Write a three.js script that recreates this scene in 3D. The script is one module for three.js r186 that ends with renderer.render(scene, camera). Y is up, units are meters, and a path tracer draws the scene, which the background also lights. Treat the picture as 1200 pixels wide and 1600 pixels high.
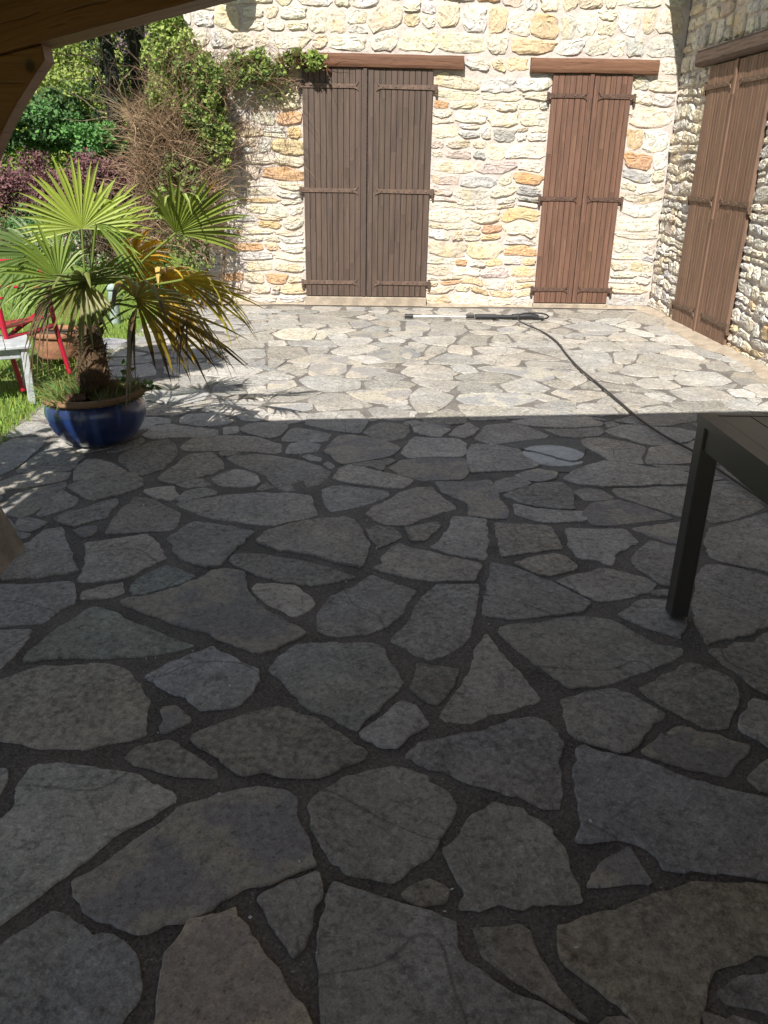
import * as THREE from 'three';
import { mergeGeometries } from 'three/addons/utils/BufferGeometryUtils.js';

// ---------- camera, sky, sun, exposure ----------
const scene = new THREE.Scene();
const camera = new THREE.PerspectiveCamera(63.917, 768 / 1024, 0.05, 600);
camera.rotation.order = 'YXZ';
camera.position.set(0, 1.47, 0);
camera.rotation.set(-0.406, -0.0371, 0.0184);
scene.add(camera);
const renderer = new THREE.WebGLRenderer({ antialias: true });
renderer.toneMapping = THREE.LinearToneMapping;
renderer.toneMappingExposure = 1.85;
const SKY = 1.08;
renderer.shadowMap.enabled = true;
const SUN = new THREE.Vector3(-0.287, 1, 0.95).normalize();
{ // clear, slightly hazy sky: pale near the horizon, soft blue overhead, brighter round the sun
  const W = 512, H = 256, d = new Float32Array(W * H * 4), v = new THREE.Vector3();
  for (let j = 0; j < H; j++) for (let i = 0; i < W; i++) {
    const th = (j + 0.5) / H * Math.PI - Math.PI / 2, ph = ((i + 0.5) / W - 0.5) * 2 * Math.PI; v.set(Math.cos(th) * Math.cos(ph), Math.sin(th), Math.cos(th) * Math.sin(ph));
    const e = Math.max(0, v.y), k = Math.pow(1 - e, 3), g = Math.max(0, v.dot(SUN)), glow = 0.9 * Math.pow(g, 40) + 0.25 * Math.pow(g, 6), q = 4 * (j * W + i);
    d[q] = 0.17 * SKY * (0.76 + 0.72 * k + glow * 1.1); d[q + 1] = 0.17 * SKY * (0.95 + 0.65 * k + glow); d[q + 2] = 0.17 * SKY * (1.32 + 0.40 * k + glow * 0.85); d[q + 3] = 1;
  }
  const t = new THREE.DataTexture(d, W, H, THREE.RGBAFormat, THREE.FloatType); t.mapping = THREE.EquirectangularReflectionMapping; t.magFilter = t.minFilter = THREE.LinearFilter; t.needsUpdate = true;
  scene.background = t; scene.environment = t;
}
const sun = new THREE.DirectionalLight(new THREE.Color(1, 0.955, 0.87), 4.6);
sun.position.copy(SUN).multiplyScalar(40).add(new THREE.Vector3(0, 0, -6));
sun.target.position.set(0, 0, -6);
sun.castShadow = true;
sun.shadow.mapSize.set(4096, 4096);
Object.assign(sun.shadow.camera, { left: -14, right: 14, top: 16, bottom: -16, near: 1, far: 90 });
sun.name = 'sun';
scene.add(sun, sun.target);

// ---------- helpers ----------
function mulberry(a) { return () => { a |= 0; a = a + 0x6D2B79F5 | 0; let t = Math.imul(a ^ a >>> 15, 1 | a); t = t + Math.imul(t ^ t >>> 7, 61 | t) ^ t; return ((t ^ t >>> 14) >>> 0) / 4294967296; }; }
let rnd = mulberry(11);
const R = (a, b) => a + (b - a) * rnd();
const lerp = THREE.MathUtils.lerp, clamp = THREE.MathUtils.clamp, sstep = THREE.MathUtils.smoothstep;
function hash2(i, j, s) { let h = (Math.imul(i | 0, 374761393) + Math.imul(j | 0, 668265263) + Math.imul(s, 1442695041)) | 0; h = Math.imul(h ^ (h >>> 13), 1274126177); h ^= h >>> 16; return (h >>> 0) * 2.3283064365386963e-10; }
const md = (a, n) => ((a % n) + n) % n;
function vn(x, y, s = 0, per = 0) {
  let xi = Math.floor(x), yi = Math.floor(y); let fx = x - xi, fy = y - yi, x1 = xi + 1, y1 = yi + 1;
  fx = fx * fx * (3 - 2 * fx); fy = fy * fy * (3 - 2 * fy);
  if (per) { xi = md(xi, per); x1 = md(x1, per); yi = md(yi, per); y1 = md(y1, per); }
  const a = hash2(xi, yi, s), b = hash2(x1, yi, s), c = hash2(xi, y1, s), d = hash2(x1, y1, s), e = a + (b - a) * fx;
  return e + (c + (d - c) * fx - e) * fy;
}
function fbm(x, y, oct, s = 0, per = 0) { let a = 0, w = 0.5, t = 0, f = 1; for (let o = 0; o < oct; o++) { a += w * vn(x * f, y * f, s + o * 17, per * f); t += w; w *= 0.52; f *= 2; } return a / t; }
const toS = (c) => Math.round(255 * clamp(c <= 0.0031308 ? c * 12.92 : 1.055 * Math.pow(c, 1 / 2.4) - 0.055, 0, 1));
function tex(n, fn, srgb = true, m = n) {
  const d = new Uint8Array(n * m * 4);
  for (let j = 0; j < m; j++) for (let i = 0; i < n; i++) {
    const c = fn(i / n, j / m), k = 4 * (j * n + i);
    for (let q = 0; q < 3; q++) d[k + q] = srgb ? toS(c[q]) : Math.round(255 * clamp(c[q], 0, 1));
    d[k + 3] = 255;
  }
  const t = new THREE.DataTexture(d, n, m, THREE.RGBAFormat);
  t.wrapS = t.wrapT = THREE.RepeatWrapping; t.magFilter = THREE.LinearFilter; t.minFilter = THREE.LinearMipmapLinearFilter; t.generateMipmaps = true;
  if (srgb) t.colorSpace = THREE.SRGBColorSpace;
  t.needsUpdate = true; return t;
}
const grey = (v) => [v, v, v];
const col = (r, g, b) => new THREE.Color().setRGB(r, g, b);
function mat(o) { return new THREE.MeshStandardMaterial({ roughness: 0.85, metalness: 0, side: THREE.DoubleSide, ...o }); }
const taken = {};
function nm(n) { if (taken[n] === undefined) { taken[n] = 0; return n; } taken[n]++; return n + '_' + String(taken[n]).padStart(3, '0'); }
function obj(name, g, m, parent) {
  if (Array.isArray(g)) g = merge(g);
  if (!g.attributes.normal) g.computeVertexNormals();
  const o = new THREE.Mesh(g, m); o.castShadow = o.receiveShadow = true;
  o.name = parent ? name : nm(name); (parent || scene).add(o); return o;
}
function thing(name, label, category, p = [0, 0, 0], group) {
  const o = new THREE.Group(); o.name = nm(name); o.position.set(...p); o.userData = { label, category }; if (group) o.userData.group = group; scene.add(o); return o;
}
function tag(o, label, category, group, kind) { Object.assign(o.userData, { label, category }); if (group) o.userData.group = group; if (kind) o.userData.kind = kind; return o; }
function sub(name, parent, p = [0, 0, 0]) { const o = new THREE.Group(); o.name = name; o.position.set(...p); parent.add(o); return o; }
function merge(list) {
  const c = list.map((g) => { let q = g.index ? g.toNonIndexed() : g; if (!q.attributes.normal) q.computeVertexNormals(); if (!q.attributes.uv) q.setAttribute('uv', new THREE.BufferAttribute(new Float32Array(q.attributes.position.count * 2), 2)); return q; });
  const hasC = c.some((g) => g.attributes.color);
  for (const g of c) { for (const k of Object.keys(g.attributes)) if (!['position', 'normal', 'uv', 'color'].includes(k)) g.deleteAttribute(k); if (hasC && !g.attributes.color) g.setAttribute('color', new THREE.BufferAttribute(new Float32Array(g.attributes.position.count * 3).fill(1), 3)); }
  return mergeGeometries(c);
}
function geo(pos, uv, colr) {
  const g = new THREE.BufferGeometry(); g.setAttribute('position', new THREE.Float32BufferAttribute(pos, 3));
  if (uv) g.setAttribute('uv', new THREE.Float32BufferAttribute(uv, 2)); if (colr) g.setAttribute('color', new THREE.Float32BufferAttribute(colr, 3));
  g.computeVertexNormals(); return g;
}
function boxUV(g, s = 1, ou = 0, ov = 0, swap = false) {   // uv in metres from the side each face looks to
  if (g.index) g = g.toNonIndexed();
  const p = g.attributes.position, n = g.attributes.normal, uv = new Float32Array(p.count * 2);
  for (let i = 0; i < p.count; i++) {
    const ax = Math.abs(n.getX(i)), ay = Math.abs(n.getY(i)), az = Math.abs(n.getZ(i)); let u, v;
    if (az >= ax && az >= ay) { u = p.getX(i); v = p.getY(i); } else if (ax >= ay) { u = p.getZ(i); v = p.getY(i); } else { u = p.getX(i); v = p.getZ(i); }
    if (swap) [u, v] = [v, u];
    uv[2 * i] = u / s + ou; uv[2 * i + 1] = v / s + ov;
  }
  g.setAttribute('uv', new THREE.BufferAttribute(uv, 2)); return g;
}
function bevelBox(w, h, d, b = 0.004) {                     // a box with chamfered edges, centred
  const s = new THREE.Shape(); const x = w / 2 - b, y = h / 2 - b;
  s.moveTo(-x, -y); s.lineTo(x, -y); s.lineTo(x, y); s.lineTo(-x, y); s.closePath();
  const g = new THREE.ExtrudeGeometry(s, { depth: d - 2 * b, bevelEnabled: true, bevelThickness: b, bevelSize: b, bevelSegments: 1, steps: 1 });
  g.translate(0, 0, -d / 2 + b); return g;
}
function tube(pts, r, seg = 24, rad = 8, closed = false) { return new THREE.TubeGeometry(new THREE.CatmullRomCurve3(pts.map((p) => p.isVector3 ? p : new THREE.Vector3(...p)), closed), seg, r, rad, closed); }
function tint(g, c) { const n = g.attributes.position.count, a = new Float32Array(n * 3); for (let i = 0; i < n; i++) { a[3 * i] = c[0]; a[3 * i + 1] = c[1]; a[3 * i + 2] = c[2]; } g.setAttribute('color', new THREE.BufferAttribute(a, 3)); return g; }
// survey of the photograph: the point at forward distance d that is seen along the ray of photo pixel (px, py)
const BX = (() => { const p = 0.406, y = 0.0371, r = 0.0184, cy = Math.cos(y), sy = Math.sin(y), cp = Math.cos(p), sp = Math.sin(p), cr = Math.cos(r), sr = Math.sin(r);
  const f = [sy * cp, -sp, cy * cp], ri = [cy, 0, -sy], dn = [-sy * sp, -cp, -cy * sp];
  return { f, r: ri.map((v, i) => v * cr - dn[i] * sr), d: ri.map((v, i) => v * sr + dn[i] * cr) }; })();
function ray(px, py) { const a = (px - 600) / 1282.34, b = (py - 800) / 1282.34; return [0, 1, 2].map((i) => BX.f[i] + a * BX.r[i] + b * BX.d[i]); }
function at(px, py, d) { const v = ray(px, py), t = d / v[2]; return new THREE.Vector3(v[0] * t, 1.47 + v[1] * t, -d); }
function floorAt(px, py, h = 0) { const v = ray(px, py), t = (h - 1.47) / v[1]; return new THREE.Vector3(v[0] * t, h, -v[2] * t); }
// ---------- materials ----------
const slateN = (u, v) => fbm(u * 6, v * 6, 5, 3, 6), fine = (u, v) => fbm(u * 90, v * 90, 3, 9, 90);
const ridge = (u, v, f, s) => 1 - Math.abs(2 * fbm(u * f, v * f, 3, s, f) - 1);
const slateMap = tex(1024, (u, v) => {
  const a = slateN(u, v), b = fine(u, v), g = vn(u * 420, v * 420, 5, 420), fl = sstep(fbm(u * 34 + 5 * a, v * 110, 3, 31), 0.66, 0.78), cr = sstep(ridge(u, v, 2, 71), 0.988, 0.997), li = sstep(fbm(u * 13, v * 13, 5, 77, 13), 0.56, 0.68);
  const sp = sstep(vn(u * 190, v * 190, 15, 190), 0.80, 0.95), dk = sstep(fbm(u * 70, v * 70, 3, 16, 70), 0.60, 0.74);
  let l = 0.36 * (0.68 + 0.42 * a + 0.62 * (b - 0.5) + 0.45 * (g - 0.5)); l *= 1 - 0.25 * fl; l *= 1 - 0.28 * dk; l *= 1 + 0.3 * sp; l *= 1 - 0.35 * cr; l *= 1 + 0.16 * li;
  const hue = fbm(u * 4, v * 4, 4, 44, 4) - 0.5;
  return [l * (1.0 + 0.10 * hue), l * (1 + 0.02 * hue), l * (0.985 - 0.12 * hue)];
});
const slateBump = tex(1024, (u, v) => { const k = fbm(u * 7, v * 7, 6, 13, 7), t = k * 7, st = (Math.floor(t) + sstep(t - Math.floor(t), 0.35, 0.65)) / 7; return grey(0.25 * k + 0.55 * st + 0.16 * fine(u, v) + 0.09 * vn(u * 420, v * 420, 5, 420) - 0.12 * sstep(ridge(u, v, 2, 71), 0.988, 0.997)); }, false);
const roughMap = tex(1024, (u, v) => {
  const a = fbm(u * 10, v * 10, 4, 23, 10), b = fbm(u * 84, v * 84, 4, 29, 84), d = sstep(fbm(u * 60 + 2 * a, v * 60, 4, 51), 0.55, 0.7), g = vn(u * 400, v * 400, 6, 400);
  const w = 0.34 * (0.58 + 0.34 * a + 0.9 * (b - 0.4) + 0.45 * (g - 0.5)) * (1 - 0.22 * d); const h = fbm(u * 4, v * 4, 3, 84, 4) - 0.5;
  return [w * (1.01 + 0.08 * h), w * 1.0, w * (0.95 - 0.12 * h)];
});
const roughBump = tex(1024, (u, v) => grey(0.5 * fbm(u * 22, v * 22, 5, 33, 22) + 0.4 * fbm(u * 60, v * 60, 4, 35, 60)), false);
const patchMap = tex(1024, (u, v) => {
  const m = sstep(fbm(u * 9, v * 9, 6, 62, 9) + 0.12 * (vn(u * 60, v * 60, 4, 60) - 0.5), 0.44, 0.62), b = fine(u, v), g = vn(u * 420, v * 420, 5, 420), pit = sstep(fbm(u * 90, v * 90, 3, 37, 90), 0.7, 0.8);
  const l = (1 + 0.65 * (b - 0.5) + 0.45 * (g - 0.5)) * (1 - 0.35 * pit);
  return [l * lerp(0.24, 0.33, m), l * lerp(0.243, 0.32, m), l * lerp(0.255, 0.29, m)];
});
const stoneMats = [
  mat({ map: slateMap, bumpMap: slateBump, bumpScale: 0.014, roughness: 0.8, vertexColors: true }),
  mat({ map: roughMap, bumpMap: roughBump, bumpScale: 0.016, roughness: 0.9, vertexColors: true }),
  mat({ map: patchMap, bumpMap: slateBump, bumpScale: 0.012, roughness: 0.82, vertexColors: true })];
const CIRC = [1.075, -4.2, 0.172];                          // a round spot that has been scrubbed clean
const washMap = tex(512, (u, v) => {
  const x = (u - 0.5) * 0.8, y = (v - 0.5) * 0.8, r = Math.hypot(x, y) + 0.012 * (fbm(u * 30, v * 30, 3, 8) - 0.5), k = 1 - sstep(r, CIRC[2] - 0.008, CIRC[2] + 0.008);
  const b = fbm(u * 40, v * 40, 4, 9), s = fbm(u * 9, v * 14, 4, 19); const d = 0.135 * (0.6 + 0.4 * s + 0.5 * b), l = 0.5 * (0.55 + 0.4 * s + 0.5 * b); const q = lerp(d, l, k);
  return [q * 0.96, q * 0.99, q * lerp(0.94, 0.98, k)];
});
washMap.wrapS = washMap.wrapT = THREE.ClampToEdgeWrapping;
const washMat = mat({ map: washMap, roughness: 0.85 });
const jointMap = tex(1024, (u, v) => {
  const a = fbm(u * 8, v * 8, 4, 41, 8), g = vn(u * 170, v * 170, 42, 170), g2 = vn(u * 330, v * 330, 43, 330), sp = hash2(Math.floor(u * 260), Math.floor(v * 260), 77) > 0.988 ? 1 : 0;
  const l = 0.155 * (0.5 + 0.6 * a + 0.55 * (g - 0.4) + 0.4 * (g2 - 0.5)) + 0.25 * sp * g2; return [l * 1.08, l * 0.98, l * 0.89];
});
const jointBump = tex(1024, (u, v) => grey(0.45 * fbm(u * 14, v * 14, 3, 47, 14) + 0.35 * vn(u * 170, v * 170, 42, 170) + 0.25 * vn(u * 330, v * 330, 43, 330)), false);
const jointMat = mat({ map: jointMap, bumpMap: jointBump, bumpScale: 0.006, roughness: 0.95 });
const sandMap = tex(512, (u, v) => { const a = fbm(u * 7, v * 7, 5, 91, 7), g = vn(u * 200, v * 200, 92, 200); const l = 0.36 * (0.5 + 0.75 * a + 0.3 * (g - 0.5)); return [l * 1.14, l * 0.95, l * 0.74]; });
const sandMat = mat({ map: sandMap, bumpMap: jointBump, bumpScale: 0.006, roughness: 0.95 });
const wallStoneMap = tex(1024, (u, v) => {
  const a = fbm(u * 9, v * 9, 5, 101, 9), b = fbm(u * 45, v * 45, 4, 102, 45), pit = sstep(fbm(u * 34, v * 34, 3, 103, 34), 0.62, 0.74), st = sstep(fbm(u * 5, v * 5, 4, 104, 5), 0.54, 0.66);
  const l = (0.74 + 0.3 * a + 0.32 * (b - 0.5)) * (1 - 0.35 * pit); return [l, l * (1 - 0.05 * st), l * (1 - 0.18 * st)];
});
const wallStoneBump = tex(512, (u, v) => grey(0.6 * fbm(u * 12, v * 12, 5, 111, 12) + 0.4 * fbm(u * 48, v * 48, 3, 112, 48)), false);
const wallStoneMat = mat({ map: wallStoneMap, bumpMap: wallStoneBump, bumpScale: 0.012, roughness: 0.92, vertexColors: true });
const limeMap = tex(1024, (u, v) => { const a = fbm(u * 8, v * 8, 5, 121, 8), b = fbm(u * 90, v * 90, 3, 122, 90), st = sstep(fbm(u * 4, v * 4, 4, 123, 4), 0.5, 0.7); const l = 0.52 * (0.72 + 0.36 * a + 0.26 * (b - 0.5)); return [l * 1.05, l * (0.93 - 0.02 * st), l * (0.86 - 0.06 * st)]; });
const limeBump = tex(512, (u, v) => grey(0.6 * fbm(u * 16, v * 16, 4, 131, 16) + 0.4 * fbm(u * 70, v * 70, 3, 132, 70)), false);
const limeMat = mat({ map: limeMap, bumpMap: limeBump, bumpScale: 0.010, roughness: 0.95 });
const woodN = (u, v, s) => { const w = fbm(u * 4, v * 2, 3, s, 4), k = fbm(u * 60 + 3 * w, v * 2.0, 4, s + 1); return [w, k, vn(u * 240, v * 9, s + 2)]; };
const shutterMap = tex(512, (u, v) => { const [w, k, g] = woodN(u, v, 141); const wear = fbm(u * 7, v * 1.3, 4, 147), l = (0.6 + 0.55 * (k - 0.3) + 0.25 * (g - 0.5) + 0.3 * (w - 0.5)) * (0.78 + 0.5 * wear), sc = sstep(fbm(u * 50, v * 6, 3, 149), 0.72, 0.8); return [l + 0.25 * sc, l * 0.98 + 0.22 * sc, l * 0.96 + 0.2 * sc]; }, true, 1024);
const shutterBump = tex(512, (u, v) => { const [, k, g] = woodN(u, v, 141); return grey(0.7 * k + 0.3 * g); }, false, 1024);
const shutterMat = (c) => mat({ color: col(...c), map: shutterMap, bumpMap: shutterBump, bumpScale: 0.0015, roughness: 0.62, vertexColors: true });
const beamMap = tex(512, (u, v) => {                         // grain along u, a few knots
  const w = fbm(u * 2, v * 5, 3, 151), k = fbm(u * 3 + 2 * w, v * 46 + 3 * w, 4, 152), g = vn(u * 20, v * 220, 153); let l = 0.62 + 0.2 * (k - 0.4) + 0.1 * (g - 0.5);
  for (const [a, b, r] of [[0.12, 0.3, 0.02], [0.55, 0.7, 0.017], [0.82, 0.42, 0.02], [0.33, 0.8, 0.015]]) { const d = Math.hypot((u - a) * 1.3, v - b); l *= 1 - 0.75 * (1 - sstep(d, r * 0.6, r * 1.6)); }
  const ch = sstep(fbm(u * 5, v * 90, 3, 154), 0.7, 0.78); l *= 1 - 0.4 * ch; return grey(l);
});
const beamBump = tex(512, (u, v) => { const w = fbm(u * 2, v * 5, 3, 151); return grey(fbm(u * 3 + 2 * w, v * 46 + 3 * w, 4, 152) - 0.4 * sstep(fbm(u * 5, v * 90, 3, 154), 0.7, 0.78)); }, false);
const beamMat = (c, r = 0.7) => mat({ color: col(...c), map: beamMap, bumpMap: beamBump, bumpScale: 0.004, roughness: r });
const ironMap = tex(256, (u, v) => { const a = fbm(u * 20, v * 20, 4, 161, 20); return [0.5 + 0.7 * (a - 0.3), 0.46 + 0.6 * (a - 0.3), 0.43 + 0.5 * (a - 0.3)]; });
const ironMat = (c) => mat({ color: col(...c), map: ironMap, roughness: 0.6, metalness: 0.25 });
const lawnMap = tex(1024, (u, v) => { const a = fbm(u * 16, v * 16, 5, 171, 16), b = vn(u * 300, v * 300, 172, 300); const l = 0.5 + 0.7 * a + 0.5 * (b - 0.5); return [0.13 * l, 0.20 * l, 0.03 * l]; });
const lawnMat = mat({ map: lawnMap, roughness: 1 });
const leafMat = (t = 0.35, r = 0.8) => new THREE.MeshPhysicalMaterial({ color: 0xffffff, vertexColors: true, roughness: r, transmission: t, thickness: 0, side: THREE.DoubleSide });
const foliage = leafMat(0.3, 0.85), palmLeaf = leafMat(0.3, 0.55), twigMat = mat({ vertexColors: true, roughness: 0.95 });
const barkMap = tex(256, (u, v) => { const a = fbm(u * 14, v * 4, 5, 181, 14); return grey(0.35 + 0.9 * (a - 0.25)); });
const barkMat = (c) => mat({ color: col(...c), map: barkMap, bumpMap: barkMap, bumpScale: 0.02, roughness: 0.95 });
const clayMap = tex(512, (u, v) => { const a = fbm(u * 8, v * 8, 5, 191, 8), b = fbm(u * 60, v * 60, 2, 192, 60); return grey(0.62 + 0.5 * (a - 0.4) + 0.3 * (b - 0.5)); });
// ---------- the setting: lawn, hill, terrace ----------
{
  const g = new THREE.PlaneGeometry(400, 400); g.rotateX(-Math.PI / 2); g.translate(0, -0.035, 0);
  const uv = g.attributes.uv; for (let i = 0; i < uv.count; i++) uv.setXY(i, uv.getX(i) * 100, uv.getY(i) * 100);
  obj('lawn', g, lawnMat).userData = { kind: 'structure', label: 'sunlit green lawn beside the stone terrace', category: 'lawn' };
  const h = new THREE.PlaneGeometry(90, 70, 60, 50); h.rotateX(-Math.PI / 2); h.translate(-32, 0, -54);
  const p = h.attributes.position, u2 = h.attributes.uv;
  for (let i = 0; i < p.count; i++) { const d = -p.getZ(i) - 19.5; p.setY(i, -0.06 + Math.max(0, d) * 0.42 * sstep(d, 0, 10) + 1.2 * (fbm(p.getX(i) * 0.15, p.getZ(i) * 0.15, 3, 5) - 0.5) * sstep(d, 0, 8)); u2.setXY(i, p.getX(i) / 4, p.getZ(i) / 4); }
  h.computeVertexNormals(); obj('hillside', h, lawnMat).userData = { kind: 'structure', label: 'grassy slope rising behind the garden', category: 'hill' };
}
const terrace = new THREE.Group(); terrace.name = 'terrace'; terrace.userData = { kind: 'structure', label: 'terrace of irregular grey flagstones set in brown mortar', category: 'terrace' }; scene.add(terrace);
{
  const x0 = -1.97, x1 = 3.22, z0 = -9.14, z1 = 4, nx = 70, nz = 170, s = new THREE.PlaneGeometry(x1 - x0, z1 - z0, nx, nz); s.rotateX(-Math.PI / 2); s.translate((x0 + x1) / 2, 0, (z0 + z1) / 2);
  const p = s.attributes.position, uv = s.attributes.uv;
  for (let i = 0; i < p.count; i++) { const x = p.getX(i), z = p.getZ(i); let xx = x; if (x < x0 + 0.001) xx = x0 + 0.08 * (fbm(z * 1.7, 3, 3, 6) - 0.5) - 0.016 * (z + 4.4); p.setX(i, xx); p.setY(i, 0.006 * (fbm(x * 4, z * 4, 3, 8) - 0.6)); uv.setXY(i, xx / 0.9, z / 0.9); }
  s.computeVertexNormals(); obj('mortar_bed', s, jointMat, terrace);
  const e = new THREE.BoxGeometry(5.3, 0.2, 13.1); e.translate(0.63, -0.112, -2.57); obj('foundation', boxUV(e, 0.9), jointMat, terrace);
}
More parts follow.
